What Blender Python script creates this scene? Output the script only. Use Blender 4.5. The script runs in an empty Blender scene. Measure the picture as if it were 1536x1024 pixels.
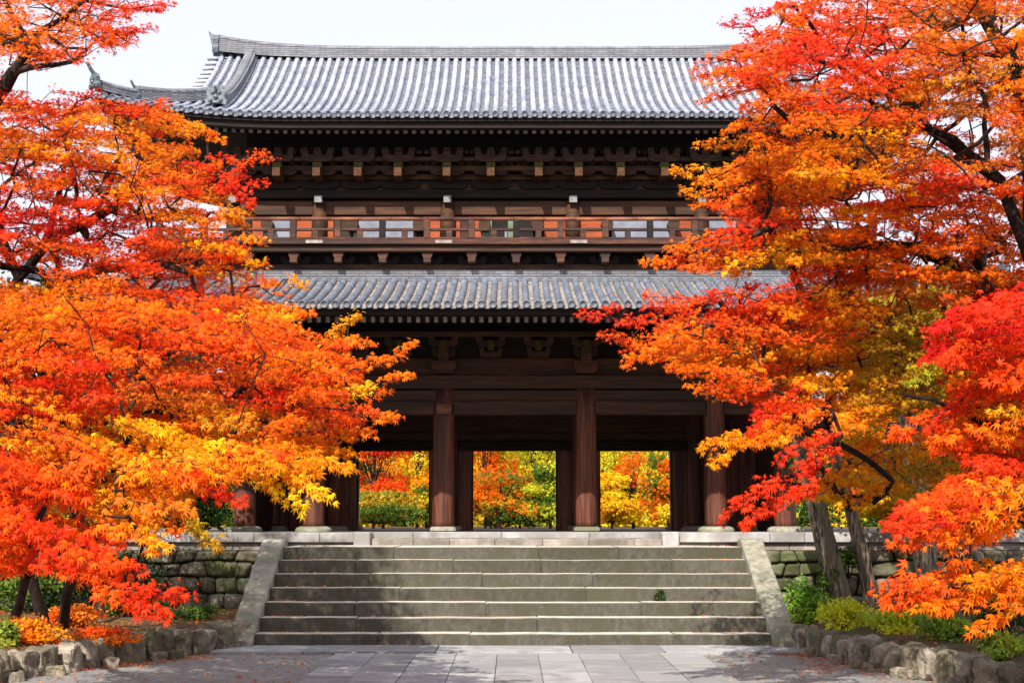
import bpy, bmesh, math, random
import numpy as np
from mathutils import Vector, Matrix, noise
R = math.radians
random.seed(7); rng = np.random.default_rng(7)
S = bpy.context.scene
C = S.collection

# ------------------------------------------------------------------ camera
FPX, CX, CY = 2089.0, 768.0, 512.0
PITCH = R(7.31); EYE = 1.65
cam_d = bpy.data.cameras.new('camera'); cam = bpy.data.objects.new('camera', cam_d); C.objects.link(cam)
cam_d.sensor_width = 36.0; cam_d.lens = FPX / 1536 * 36.0
cam_d.clip_start = 0.1; cam_d.clip_end = 2000
cam.location = (0, 0, EYE); cam.rotation_euler = (R(90) + PITCH, 0, 0)
S.camera = cam
# ------------------------------------------------------------------ sky and sun
SUN_EL, SUN_AZ = R(41), R(16)       # azimuth: how far to the left of straight behind the camera
w = bpy.data.worlds.new('World'); S.world = w; w.use_nodes = True
nt = w.node_tree; nt.nodes.clear()
wo = nt.nodes.new('ShaderNodeOutputWorld'); bg = nt.nodes.new('ShaderNodeBackground')
sky = nt.nodes.new('ShaderNodeTexSky'); sky.sky_type = 'NISHITA'; sky.sun_disc = False
sky.sun_elevation = SUN_EL; sky.sun_rotation = R(180) + SUN_AZ
sky.air_density = 1.0; sky.dust_density = 3.0; sky.ozone_density = 1.0
veil = nt.nodes.new('ShaderNodeMix'); veil.data_type = 'RGBA'      # thin high cloud over the whole sky
veil.inputs[0].default_value = 0.72; veil.inputs[7].default_value = (6.5, 6.45, 7.2, 1)
nt.links.new(sky.outputs[0], veil.inputs[6]); nt.links.new(veil.outputs[2], bg.inputs[0])
bg.inputs[1].default_value = 0.12
nt.links.new(bg.outputs[0], wo.inputs[0])
sun_d = bpy.data.lights.new('sun', 'SUN'); sun = bpy.data.objects.new('sun', sun_d); C.objects.link(sun)
sun_d.energy = 5.0; sun_d.angle = R(0.5); sun_d.color = (1.0, 0.93, 0.82)
SUNV = Vector((-math.sin(SUN_AZ) * math.cos(SUN_EL), -math.cos(SUN_AZ) * math.cos(SUN_EL), math.sin(SUN_EL)))
sun.rotation_euler = SUNV.to_track_quat('Z', 'Y').to_euler()
sun.location = SUNV * 50
S.view_settings.view_transform = 'Standard'; S.view_settings.look = 'None'
S.view_settings.exposure = 0.62; S.view_settings.gamma = 1
S.render.engine = 'CYCLES'
S.cycles.max_bounces = 6; S.cycles.diffuse_bounces = 4; S.cycles.transmission_bounces = 3; S.cycles.glossy_bounces = 2

# ------------------------------------------------------------------ helpers
_F = Vector((0, math.cos(PITCH), math.sin(PITCH))); _U = Vector((0, -math.sin(PITCH), math.cos(PITCH)))
def P(x, y, Y):
    d = _F * FPX + Vector((1, 0, 0)) * (x - CX) + _U * (CY - y)
    return Vector((0, 0, EYE)) + d * (Y / d.y)
def Z(y, Y): return P(CX, y, Y).z
def X(x, y, Y): return P(x, y, Y).x

def mat(name, c1, c2=None, scale=6.0, rough=0.8, stretch=(1, 1, 1), bump=0.15, c3=None, spec=0.3, det=6, bscale=None, lo=0.35, hi=0.65):
    m = bpy.data.materials.new(name); m.use_nodes = True
    n = m.node_tree; b = n.nodes['Principled BSDF']
    b.inputs['Roughness'].default_value = rough; b.inputs['Specular IOR Level'].default_value = spec
    c2 = c2 or c1
    tc = n.nodes.new('ShaderNodeTexCoord'); mp = n.nodes.new('ShaderNodeMapping')
    mp.inputs['Scale'].default_value = stretch
    n.links.new(tc.outputs['Object'], mp.inputs[0])
    oi = n.nodes.new('ShaderNodeObjectInfo')
    add = n.nodes.new('ShaderNodeVectorMath'); add.operation = 'ADD'
    sc = n.nodes.new('ShaderNodeMath'); sc.operation = 'MULTIPLY'; sc.inputs[1].default_value = 37.0
    n.links.new(oi.outputs['Random'], sc.inputs[0]); n.links.new(mp.outputs[0], add.inputs[0]); n.links.new(sc.outputs[0], add.inputs[1])
    t = n.nodes.new('ShaderNodeTexNoise'); t.inputs['Scale'].default_value = scale; t.inputs['Detail'].default_value = det; t.inputs['Roughness'].default_value = .62
    n.links.new(add.outputs[0], t.inputs[0])
    cr = n.nodes.new('ShaderNodeValToRGB'); cr.color_ramp.elements[0].position = lo; cr.color_ramp.elements[1].position = hi
    cr.color_ramp.elements[0].color = (*c1, 1); cr.color_ramp.elements[1].color = (*c2, 1)
    n.links.new(t.outputs[0], cr.inputs[0]); last = cr.outputs[0]
    if c3:
        t2 = n.nodes.new('ShaderNodeTexNoise'); t2.inputs['Scale'].default_value = scale * .23; t2.inputs['Detail'].default_value = 5
        n.links.new(add.outputs[0], t2.inputs[0])
        cr2 = n.nodes.new('ShaderNodeValToRGB'); cr2.color_ramp.elements[0].position = .46; cr2.color_ramp.elements[1].position = .62
        n.links.new(t2.outputs[0], cr2.inputs[0])
        mx = n.nodes.new('ShaderNodeMix'); mx.data_type = 'RGBA'; mx.inputs[7].default_value = (*c3, 1)
        n.links.new(cr2.outputs[0], mx.inputs[0]); n.links.new(last, mx.inputs[6]); last = mx.outputs[2]
    n.links.new(last, b.inputs['Base Color'])
    if bump:
        t3 = n.nodes.new('ShaderNodeTexNoise'); t3.inputs['Scale'].default_value = bscale or scale * 3; t3.inputs['Detail'].default_value = 6
        n.links.new(add.outputs[0], t3.inputs[0])
        bp = n.nodes.new('ShaderNodeBump'); bp.inputs['Strength'].default_value = bump; bp.inputs['Distance'].default_value = 0.03
        n.links.new(t3.outputs[0], bp.inputs['Height']); n.links.new(bp.outputs[0], b.inputs['Normal'])
    m['base_socket'] = 0
    return m

M = {}
M['wood'] = mat('dark_aged_wood', (.018, .008, .005), (.085, .036, .019), 3, .75, (.35, 3, 5), .25, c3=(.032, .017, .012))
M['wood_bracket'] = mat('shaded_bracket_wood', (.014, .007, .005), (.060, .026, .014), 5, .8, (.6, 3, 4), .2)  # dimness under the upper eave is put into this darker bracket colour
M['wood_brown'] = mat('brown_wood', (.028, .011, .005), (.095, .036, .013), 3, .7, (.35, 3, 6), .25, c3=(.028, .013, .007))
M['wood_red'] = mat('weathered_red_column_wood', (.048, .015, .009), (.185, .058, .032), 4, .65, (5, 5, .3), .25, c3=(.045, .017, .012))
M['wood_rail'] = mat('sunlit_rail_wood', (.09, .03, .016), (.30, .11, .05), 3, .7, (.5, 4, 4), .25, c3=(.055, .022, .016))  # rail wood with sunlight put into its brighter colour
M['wood_rail_dark'] = mat('dark_rail_wood', (.028, .011, .008), (.13, .045, .025), 3, .7, (.5, 4, 4), .25, c3=(.03, .014, .011))  # same rail wood in a darker tone, without the painted sunlight
M['orange_wood'] = mat('orange_board', (.22, .04, .008), (.36, .075, .018), 3, .7, (.6, 2, 3), .15)  # wooden wall boards with an orange base colour
M['plaster'] = mat('white_plaster', (.15, .165, .21), (.23, .25, .31), 4, .8, bump=.03)
M['green_paint'] = mat('faded_green_paint', (.07, .12, .07), (.16, .22, .15), 4, .7)
M['black_wood'] = mat('near_black_wood', (.006, .0045, .0045), (.018, .011, .009), 3, .85, (.4, 3, 4), .2)  # near-black timber tone for soffits, linings and recessed walls
M['pale_end'] = mat('pale_rafter_end', (.16, .13, .115), (.34, .29, .26), 9, .8, bump=.1)
M['nose'] = mat('ochre_wood_end', (.05, .02, .008), (.10, .04, .015), 9, .8)
M['moss_wood'] = mat('mossy_bracket', (.03, .025, .006), (.075, .062, .014), 12, .9)
M['metal'] = mat('grey_metal_cap', (.12, .125, .135), (.2, .21, .22), 9, .45, spec=.5)
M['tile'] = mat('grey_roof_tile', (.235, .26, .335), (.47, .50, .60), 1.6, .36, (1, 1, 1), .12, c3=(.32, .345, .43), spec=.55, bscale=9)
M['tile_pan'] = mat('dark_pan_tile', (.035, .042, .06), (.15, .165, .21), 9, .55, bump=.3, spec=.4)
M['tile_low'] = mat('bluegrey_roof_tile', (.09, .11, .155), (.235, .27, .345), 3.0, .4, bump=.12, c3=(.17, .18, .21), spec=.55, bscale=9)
M['tile_pan_low'] = mat('brownish_pan_tile', (.10, .09, .085), (.30, .27, .25), 12, .8, bump=.4)
M['tile_end'] = mat('tile_end_face', (.07, .08, .10), (.17, .19, .23), 14, .5, bump=.3)
M['ridge'] = mat('ridge_stacked_tile', (.26, .26, .28), (.52, .51, .52), 3, .6, (2.2, 1, 16), .35, c3=(.2, .2, .21))
def tile_tint(m):        # each cover tile fired a little differently
    n = m.node_tree; b = n.nodes['Principled BSDF']; src = b.inputs['Base Color'].links[0].from_socket
    tc = n.nodes.new('ShaderNodeTexCoord'); sn = n.nodes.new('ShaderNodeVectorMath'); sn.operation = 'SNAP'; sn.inputs[1].default_value = (.2415, .30, 50)
    wn = n.nodes.new('ShaderNodeTexWhiteNoise'); mr = n.nodes.new('ShaderNodeMapRange'); mr.inputs[3].default_value = .86; mr.inputs[4].default_value = 1.06
    n.links.new(tc.outputs['Object'], sn.inputs[0]); n.links.new(sn.outputs[0], wn.inputs[0]); n.links.new(wn.outputs[0], mr.inputs[0])
    mx = n.nodes.new('ShaderNodeMix'); mx.data_type = 'RGBA'; mx.blend_type = 'MULTIPLY'; mx.inputs[0].default_value = 1
    n.links.new(src, mx.inputs[6]); n.links.new(mr.outputs[0], mx.inputs[7]); n.links.new(mx.outputs[2], b.inputs['Base Color'])
tile_tint(M['tile']); tile_tint(M['tile_low']); tile_tint(M['tile_pan'])
def ridge_mat():
    m = mat('ridge_stacked_tile', (.17, .18, .21), (.31, .32, .36), 3, .6, bump=.0, c3=(.20, .205, .23))
    n = m.node_tree; b = n.nodes['Principled BSDF']; src = b.inputs['Base Color'].links[0].from_socket
    tc = n.nodes.new('ShaderNodeTexCoord'); mp = n.nodes.new('ShaderNodeMapping'); mp.inputs['Rotation'].default_value = (R(90), 0, 0)
    br = n.nodes.new('ShaderNodeTexBrick'); br.inputs['Scale'].default_value = 1; br.inputs['Brick Width'].default_value = .34; br.inputs['Row Height'].default_value = .062; br.inputs['Mortar Size'].default_value = .010
    br.inputs['Color1'].default_value = (.72, .72, .72, 1); br.inputs['Color2'].default_value = (1, 1, 1, 1); br.inputs['Mortar'].default_value = (.35, .35, .36, 1)
    n.links.new(tc.outputs['Object'], mp.inputs[0]); n.links.new(mp.outputs[0], br.inputs[0])
    mx = n.nodes.new('ShaderNodeMix'); mx.data_type = 'RGBA'; mx.blend_type = 'MULTIPLY'; mx.inputs[0].default_value = 1
    n.links.new(src, mx.inputs[6]); n.links.new(br.outputs[0], mx.inputs[7]); n.links.new(mx.outputs[2], b.inputs['Base Color']); return m
M['ridge'] = ridge_mat()
M['oni'] = mat('dark_ornament_tile', (.05, .065, .08), (.14, .17, .20), 9, .45, bump=.4, spec=.5)
M['kerb'] = mat('pale_kerb_stone', (.25, .24, .24), (.42, .41, .405), 5, .85, bump=.15, c3=(.22, .21, .195))
M['plinth'] = mat('plinth_stone', (.17, .15, .13), (.33, .29, .26), 5, .85, bump=.2, c3=(.15, .135, .11))
M['slab'] = mat('worn_granite', (.17, .165, .125), (.32, .305, .24), 9, .9, bump=.35, c3=(.16, .16, .11))
M['base_stone'] = mat('mossy_base_stone', (.22, .215, .17), (.38, .36, .31), 7, .9, bump=.2, c3=(.17, .18, .11))
M['rock'] = mat('mossy_rock', (.08, .07, .055), (.36, .31, .245), 6, .95, bump=.9, c3=(.14, .13, .085), bscale=18)
M['rock_wall'] = mat('mossy_wall_stone', (.05, .045, .032), (.22, .195, .14), 5, .95, bump=.9, c3=(.075, .085, .035), bscale=14)
M['dark_gap'] = mat('dark_joint_earth', (.010, .010, .008), (.02, .018, .013), 9, 1)
M['paving'] = mat('paving_stone', (.20, .20, .205), (.36, .355, .35), 3.4, .85, (1, 1, 1), .3, c3=(.25, .25, .255), bscale=50)
M['soil'] = mat('leaf_littered_soil', (.05, .03, .018), (.16, .085, .04), 16, 1, bump=.6, c3=(.06, .065, .02))
M['bark'] = mat('bark', (.035, .024, .018), (.36, .28, .215), 8, .95, (3.2, 3.2, .5), 1.0, c3=(.13, .12, .075), lo=.42, hi=.60)
M['bark_dark'] = mat('dark_bark', (.018, .011, .009), (.05, .033, .026), 9, .95, (2, 2, .6), .6)
M['twig_pale'] = mat('pale_twig', (.15, .08, .06), (.3, .19, .15), 9, .9, bump=.1)

# stained stone; shade is painted into the upright faces, skylight into the pale tops
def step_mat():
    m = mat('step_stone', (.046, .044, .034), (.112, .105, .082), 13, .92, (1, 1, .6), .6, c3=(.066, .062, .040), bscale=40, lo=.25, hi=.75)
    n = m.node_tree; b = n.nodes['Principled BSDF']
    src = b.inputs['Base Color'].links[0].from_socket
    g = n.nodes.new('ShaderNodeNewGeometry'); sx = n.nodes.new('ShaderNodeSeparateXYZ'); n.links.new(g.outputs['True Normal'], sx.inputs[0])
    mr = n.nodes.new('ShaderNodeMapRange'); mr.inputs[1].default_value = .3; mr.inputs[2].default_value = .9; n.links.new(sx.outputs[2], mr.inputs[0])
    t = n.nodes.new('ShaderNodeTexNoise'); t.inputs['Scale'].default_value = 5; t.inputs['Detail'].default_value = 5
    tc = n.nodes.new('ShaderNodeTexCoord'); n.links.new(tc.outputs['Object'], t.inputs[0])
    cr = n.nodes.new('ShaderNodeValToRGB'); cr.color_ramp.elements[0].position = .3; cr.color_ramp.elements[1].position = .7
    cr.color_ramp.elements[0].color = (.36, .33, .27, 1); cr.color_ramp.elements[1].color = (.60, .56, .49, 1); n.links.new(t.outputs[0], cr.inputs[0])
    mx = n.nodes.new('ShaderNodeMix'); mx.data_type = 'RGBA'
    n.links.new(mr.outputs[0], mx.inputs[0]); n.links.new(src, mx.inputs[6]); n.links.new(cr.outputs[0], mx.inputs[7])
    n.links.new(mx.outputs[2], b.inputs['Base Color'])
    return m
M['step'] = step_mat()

def gravel_mat():
    m = mat('grey_gravel', (.17, .165, .16), (.38, .37, .355), 60, .95, bump=.8, c3=(.22, .21, .20), bscale=90, det=8)
    return m
M['gravel'] = gravel_mat()

def vary(m, lo, hi, obj=False, warm=.0):      # block to block difference in the stone itself
    n = m.node_tree; b = n.nodes['Principled BSDF']; src = b.inputs['Base Color'].links[0].from_socket
    if obj: s_ = n.nodes.new('ShaderNodeObjectInfo').outputs['Random']
    else: s_ = n.nodes.new('ShaderNodeNewGeometry').outputs['Random Per Island']
    mr = n.nodes.new('ShaderNodeMapRange'); mr.inputs[3].default_value = lo; mr.inputs[4].default_value = hi; n.links.new(s_, mr.inputs[0])
    cb = n.nodes.new('ShaderNodeCombineColor'); n.links.new(mr.outputs[0], cb.inputs[0]); n.links.new(mr.outputs[0], cb.inputs[1])
    m2 = n.nodes.new('ShaderNodeMath'); m2.operation = 'POWER'; m2.inputs[1].default_value = 1 + warm; n.links.new(mr.outputs[0], m2.inputs[0]); n.links.new(m2.outputs[0], cb.inputs[2])
    mx = n.nodes.new('ShaderNodeMix'); mx.data_type = 'RGBA'; mx.blend_type = 'MULTIPLY'; mx.inputs[0].default_value = 1
    n.links.new(src, mx.inputs[6]); n.links.new(cb.outputs[0], mx.inputs[7]); n.links.new(mx.outputs[2], b.inputs['Base Color'])
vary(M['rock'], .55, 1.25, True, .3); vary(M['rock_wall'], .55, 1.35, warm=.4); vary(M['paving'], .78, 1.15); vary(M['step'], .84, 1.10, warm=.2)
vary(M['kerb'], .84, 1.08); vary(M['plinth'], .82, 1.1)
def leaf_mat(name, trans=.35, rough=.45, gain=1.0):
    m = bpy.data.materials.new(name); m.use_nodes = True
    n = m.node_tree; b = n.nodes['Principled BSDF']; out = n.nodes['Material Output']
    at = n.nodes.new('ShaderNodeAttribute'); at.attribute_name = 'leaf_colour'
    b.inputs['Roughness'].default_value = rough; b.inputs['Specular IOR Level'].default_value = .14
    n.links.new(at.outputs['Color'], b.inputs['Base Color'])
    tr = n.nodes.new('ShaderNodeBsdfTranslucent')
    n.links.new(at.outputs['Color'], tr.inputs[0])
    mx = n.nodes.new('ShaderNodeMixShader'); mx.inputs[0].default_value = trans
    n.links.new(b.outputs[0], mx.inputs[1]); n.links.new(tr.outputs[0], mx.inputs[2]); n.links.new(mx.outputs[0], out.inputs[0])
    return m
M['leaf'] = leaf_mat('maple_leaf', .40, .55)
M['green_leaf'] = leaf_mat('green_leaf', .3)
M['litter'] = leaf_mat('dry_leaf', .1, .7)

def link(name, me, m=None, parent=None, loc=None):
    me.name = name
    o = bpy.data.objects.new(name, me); C.objects.link(o)
    if m is not None:
        for q in (m if isinstance(m, (list, tuple)) else [m]): me.materials.append(q)
    if parent is not None: o.parent = parent
    if loc is not None: o.location = loc
    return o
def fin(name, bm, m, parent=None, smooth=False, bevel=0, loc=None):
    if bevel:
        bmesh.ops.bevel(bm, geom=list(bm.edges), offset=bevel, segments=1, affect='EDGES', clamp_overlap=True)
    me = bpy.data.meshes.new(name); bm.normal_update(); bm.to_mesh(me); bm.free()
    if smooth:
        me.polygons.foreach_set('use_smooth', [True] * len(me.polygons))
    return link(name, me, m, parent, loc)
def empty(name, loc=(0, 0, 0), parent=None):
    o = bpy.data.objects.new(name, None); C.objects.link(o); o.location = loc
    if parent: o.parent = parent
    return o
def tag(o, label=None, cat=None, group=None, kind=None):
    if label: o['label'] = label
    if cat: o['category'] = cat
    if group: o['group'] = group
    if kind: o['kind'] = kind
    return o
def box(bm, x0, x1, y0, y1, z0, z1, mi=0):
    v = [bm.verts.new(p) for p in ((x0, y0, z0), (x1, y0, z0), (x1, y1, z0), (x0, y1, z0), (x0, y0, z1), (x1, y0, z1), (x1, y1, z1), (x0, y1, z1))]
    fs = []
    for q in ((3, 2, 1, 0), (4, 5, 6, 7), (0, 1, 5, 4), (1, 2, 6, 5), (2, 3, 7, 6), (3, 0, 4, 7)):
        f = bm.faces.new([v[i] for i in q]); f.material_index = mi; fs.append(f)
    return fs
def bx(name, m, parent, x0, x1, y0, y1, z0, z1, bevel=.008):
    bm = bmesh.new(); box(bm, min(x0, x1), max(x0, x1), y0, y1, z0, z1)
    return fin(name, bm, m, parent, bevel=bevel)
def cyl(bm, p0, p1, r0, r1, n=16, cap=True, mi=0):
    p0 = Vector(p0); p1 = Vector(p1); a = (p1 - p0).normalized()
    u = a.orthogonal().normalized(); v = a.cross(u)
    A = [bm.verts.new(p0 + (u * math.cos(2 * math.pi * i / n) + v * math.sin(2 * math.pi * i / n)) * r0) for i in range(n)]
    B = [bm.verts.new(p1 + (u * math.cos(2 * math.pi * i / n) + v * math.sin(2 * math.pi * i / n)) * r1) for i in range(n)]
    for i in range(n):
        f = bm.faces.new((A[i], A[(i + 1) % n], B[(i + 1) % n], B[i])); f.smooth = True; f.material_index = mi
    if cap:
        f = bm.faces.new(A[::-1]); f.material_index = mi
        f = bm.faces.new(B); f.material_index = mi
def prism(bm, pts, y0, y1, mi=0):     # pts in XZ, extruded along Y
    a = [bm.verts.new((x, y0, z)) for x, z in pts]; b = [bm.verts.new((x, y1, z)) for x, z in pts]
    n = len(pts)
    f = bm.faces.new(a); f.material_index = mi
    f = bm.faces.new(b[::-1]); f.material_index = mi
    for i in range(n):
        f = bm.faces.new((a[i], b[i], b[(i + 1) % n], a[(i + 1) % n])); f.material_index = mi
def fix(bm): bmesh.ops.recalc_face_normals(bm, faces=list(bm.faces))

XC = 0.07
# ================================================================== ground
def sheet(name, x0, x1, y0, y1, z, m, n=1):
    bm = bmesh.new(); v = [bm.verts.new(p) for p in ((x0, y0, z), (x1, y0, z), (x1, y1, z), (x0, y1, z))]; bm.faces.new(v)
    return fin(name, bm, m)
tag(sheet('ground', -700, 700, -60, 1200, 0, M['gravel']), kind='structure')
# stone path up to the stairs, slabs with open joints over the gravel
bm = bmesh.new()
cols = 9; wcol = .50
for i in range(cols):
    x0 = XC + (i - cols / 2) * wcol
    y = 17.55 - random.uniform(0, .5)
    first = True
    y1 = 17.55
    while y1 > 1:
        ln = random.uniform(.7, 1.3); y0 = y1 - ln
        dz = random.uniform(-.004, .004)
        box(bm, x0 + .0035, x0 + wcol - .0035, y0 + .0035, y1 - .0035, -.05, .024 + dz)
        y1 = y0
fix(bm); tag(fin('stone_path', bm, M['paving'], bevel=.004), kind='structure')
# long sill slabs in front of the first step
bm = bmesh.new()
xs = [-3.75, -2.6, -.95, .75, 1.9, 3.05, 3.95]
for a, b in zip(xs[:-1], xs[1:]):
    box(bm, a + .006, b - .006, 17.6, 18.6, -.05, .04 + random.uniform(-.004, .004))
fix(bm); tag(fin('pavement', bm, M['paving'], bevel=.006), kind='structure')

# ================================================================== staircase
st = empty('stone_staircase', (0.01, 18.5, 0))
tag(st, 'wide grey stone staircase of seven steps leading up to the gate platform', 'stairs')
SW = 3.37; RISE = .18; RUN = .365; NS = 7
for k in range(NS):
    bm = bmesh.new(); x = -SW - .02
    zt = RISE * (k + 1); y0 = RUN * k
    while x < SW:
        ln = random.uniform(1.1, 2.7)
        x1 = x + ln
        if SW - x1 < .6: x1 = SW + .02
        yb = y0 + RUN + .12 if k < NS - 1 else y0 + 1.55
        box(bm, x + .0015, x1 - .0015, y0 + random.uniform(-.008, .008), yb, zt - RISE - .02, zt + random.uniform(-.005, .005))
        x = x1
    fix(bm)
    bmesh.ops.bevel(bm, geom=list(bm.edges), offset=.010, segments=2, affect='EDGES', clamp_overlap=True)
    bmesh.ops.subdivide_edges(bm, edges=[e for e in bm.edges if e.calc_length() > .5], cuts=7)
    for v in bm.verts:
        v.co.z += noise.noise(Vector((v.co.x * 1.7, k * 5, 0))) * .008
        v.co.y += noise.noise(Vector((v.co.x * 2.1, k * 5, 3))) * .010
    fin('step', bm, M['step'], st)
for s in (-1, 1):
    bm = bmesh.new()
    xi, xo = s * (SW + .0), s * (SW + .33)
    a, b = min(xi, xo), max(xi, xo)
    prof = [(-.22, -.03), (-.22, .07), (-.17, .115), (2.28, 1.37), (2.62, 1.38), (2.62, -.03)]
    va = [bm.verts.new((a, y, z)) for y, z in prof]; vb = [bm.verts.new((b, y, z)) for y, z in prof]
    bm.faces.new(va); bm.faces.new(vb[::-1])
    for i in range(len(prof)): bm.faces.new((va[i], vb[i], vb[(i + 1) % 6], va[(i + 1) % 6]))
    fix(bm); o = fin('side_slab', bm, M['slab'], st, bevel=.025)
bm = bmesh.new()   # weed on the fourth step is its own plant further down

# ================================================================== platform with kerb
pf = bmesh.new(); box(pf, -34, 34, 22.35, 47, -.1, 1.375)
tag(fin('platform', pf, M['plinth']), kind='structure')
tag(sheet('garden_ground', -500, 500, 46.5, 900, 1.30, M['soil']), kind='structure')
kb = empty('platform_kerb', (XC, 22.2, 1.2))
tag(kb, 'long pale granite kerb edging the gate platform above the rough stone walls', 'kerb')
def blocks(name, m, parent, x0, x1, y0, y1, z0, z1, lo, hi, bev=.01):
    bm = bmesh.new(); x = x0
    while x < x1 - 1e-3:
        e = x + random.uniform(lo, hi)
        if x1 - e < lo * .6: e = x1
        box(bm, x + .003, e - .003, y0 + random.uniform(-.004, .004), y1, z0, z1 + random.uniform(-.003, .003)); x = e
    fix(bm); return fin(name, bm, m, parent, bevel=bev)
XK = 2.56
for s in (-1, 1):
    a, b = (-30, -XK) if s < 0 else (XK, 30)
    blocks('coping', M['kerb'], kb, a, b, -.02, .45, .105, .26, .5, 1.5)
    blocks('plinth_course', M['plinth'], kb, a, b, .06, .5, -.02, .1, .6, 1.3, .006)
    a, b = (-XK, -XK + .26) if s < 0 else (XK - .26, XK)
    bm = bmesh.new(); box(bm, a, b, -.10, .38, .02, .268); fin('corner_stone', bm, M['kerb'], kb, bevel=.018)
ls = XK - .262
blocks('landing_step', M['plinth'], kb, -ls, ls, .0, .5, .05, .155, .5, 1.1, .008)
blocks('landing_step', M['kerb'], kb, -ls, ls, .34, .8, .16, .262, .6, 1.5, .008)

# ---- rough masonry retaining walls
def masonry(x0, x1, z0, z1, seed):
    rd = random.Random(seed)
    bm = bmesh.new()
    box(bm, x0, x1, .12, .4, z0 - .1, z1 - .01, 1)
    rows = [z0]
    while rows[-1] < z1 - .12:
        rows.append(rows[-1] + rd.uniform(.19, .31))
    rows[-1] = z1
    def wob(x, i):
        if i == 0: return z0 - .05
        if i == len(rows) - 1: return z1 - .012
        return rows[i] + noise.noise(Vector((x * 1.3, i * 7.1, seed))) * .10
    for i in range(len(rows) - 1):
        x = x0
        while x < x1 - .05:
            e = x + rd.uniform(.18, .50)
            if x1 - e < .15: e = x1
            t0, t1 = rd.uniform(-.05, .05), rd.uniform(-.05, .05)
            if x == x0: lean_prev = 0
            le = 0 if e == x1 else rd.uniform(-.05, .05)
            c = [(x + lean_prev, wob(x, i)), (e + le, wob(e, i)), (e - le, wob(e, i + 1)), (x - lean_prev, wob(x, i + 1))]
            lean_prev = le
            cx = sum(p[0] for p in c) / 4; cz = sum(p[1] for p in c) / 4
            g = .004
            n = 7; grid = []
            bul = rd.uniform(.03, .075); off = rd.uniform(-.02, .02); tilt = rd.uniform(-.05, .05)
            for a in range(n + 1):
                row = []
                for b in range(n + 1):
                    u, v = a / n, b / n
                    px = (c[0][0] * (1 - u) + c[1][0] * u) * (1 - v) + (c[3][0] * (1 - u) + c[2][0] * u) * v
                    pz = (c[0][1] * (1 - u) + c[1][1] * u) * (1 - v) + (c[3][1] * (1 - u) + c[2][1] * u) * v
                    du, dv = abs(u * 2 - 1), abs(v * 2 - 1)
                    rr = (du ** 7 + dv ** 7)
                    # pull corners in for a rounded outline
                    k = 1 - .07 * (du * dv) ** 4
                    px = cx + (px - cx) * k; pz = cz + (pz - cz) * k
                    px += (g if px < cx else -g) * du; pz += (g if pz < cz else -g) * dv
                    h = bul * (1 - min(1, rr)) ** .6 + noise.fractal(Vector((px * 3.5, pz * 3.5, seed)), 1, 2, 4) * .06
                    if du > .99 or dv > .99: h = -.035
                    row.append(bm.verts.new((px, .06 - h - off + tilt * (u - .5) - .0, pz)))
                grid.append(row)
            for a in range(n):
                for b in range(n):
                    f = bm.faces.new((grid[a][b], grid[a + 1][b], grid[a + 1][b + 1], grid[a][b + 1])); f.smooth = True
            x = e
    return bm
for s, lab in ((-1, 'mossy rough stone retaining wall behind the maples left of the staircase'), (1, 'mossy rough stone retaining wall behind the tree trunks right of the staircase')):
    a, b = (-16, -SW - .28) if s < 0 else (SW + .38, 16)
    o = fin('retaining_wall', masonry(a, b, 0, 1.195, 11 + s), [M['rock_wall'], M['dark_gap']], loc=(0, 22.02, 0))
    tag(o, lab, 'wall', 'rough stone retaining walls')

# ================================================================== THE GATE
G = empty('temple_gate', (XC, 38, 1.375))
tag(G, 'huge two storey dark timber temple gate with grey tiled roofs behind the staircase', 'temple gate')
GP = Vector((XC, 38, 1.375))
class Sub:            # an Empty part of the gate that parents sub-parts; vertices stay in gate-centred world coordinates
    pass
def gp(name, bm, m, parent=G, **k):        # gate part from a bmesh given in coordinates (x from gate centre, world y, world z)
    bmesh.ops.translate(bm, verts=list(bm.verts), vec=(0, -38, -1.375))
    return fin(name, bm, m, parent, **k)
def gb(name, m, x0, x1, y0, y1, z0, z1, bevel=.01, parent=G):
    bm = bmesh.new(); box(bm, min(x0, x1), max(x0, x1), y0, y1, z0, z1); return gp(name, bm, m, parent, bevel=bevel)
FLOOR = 1.375
CXS = [1.735, 4.87, 6.55]
ROWS = [34.0, 38.0, 41.2]
ztop = Z(581, 34)
def column_mesh(r, h):
    bm = bmesh.new(); n = 28; prev = None
    zs = [0, .12, .5, 1, 1.7, h * .66, h * .85, h]
    rings = []
    for z in zs:
        rr = r * (1 - .05 * (z / h)) * (1.0 if z > .06 else .985)
        rings.append([bm.verts.new((rr * math.cos(2 * math.pi * i / n), rr * math.sin(2 * math.pi * i / n), z)) for i in range(n)])
    for a, b in zip(rings[:-1], rings[1:]):
        for i in range(n):
            f = bm.faces.new((a[i], a[(i + 1) % n], b[(i + 1) % n], b[i])); f.smooth = True
    bm.faces.new(rings[-1]); bm.faces.new(rings[0][::-1])
    me = bpy.data.meshes.new('column'); bm.to_mesh(me); bm.free(); me.materials.append(M['wood_red']); return me
colm = column_mesh(.265, ztop - FLOOR - .12)
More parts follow.
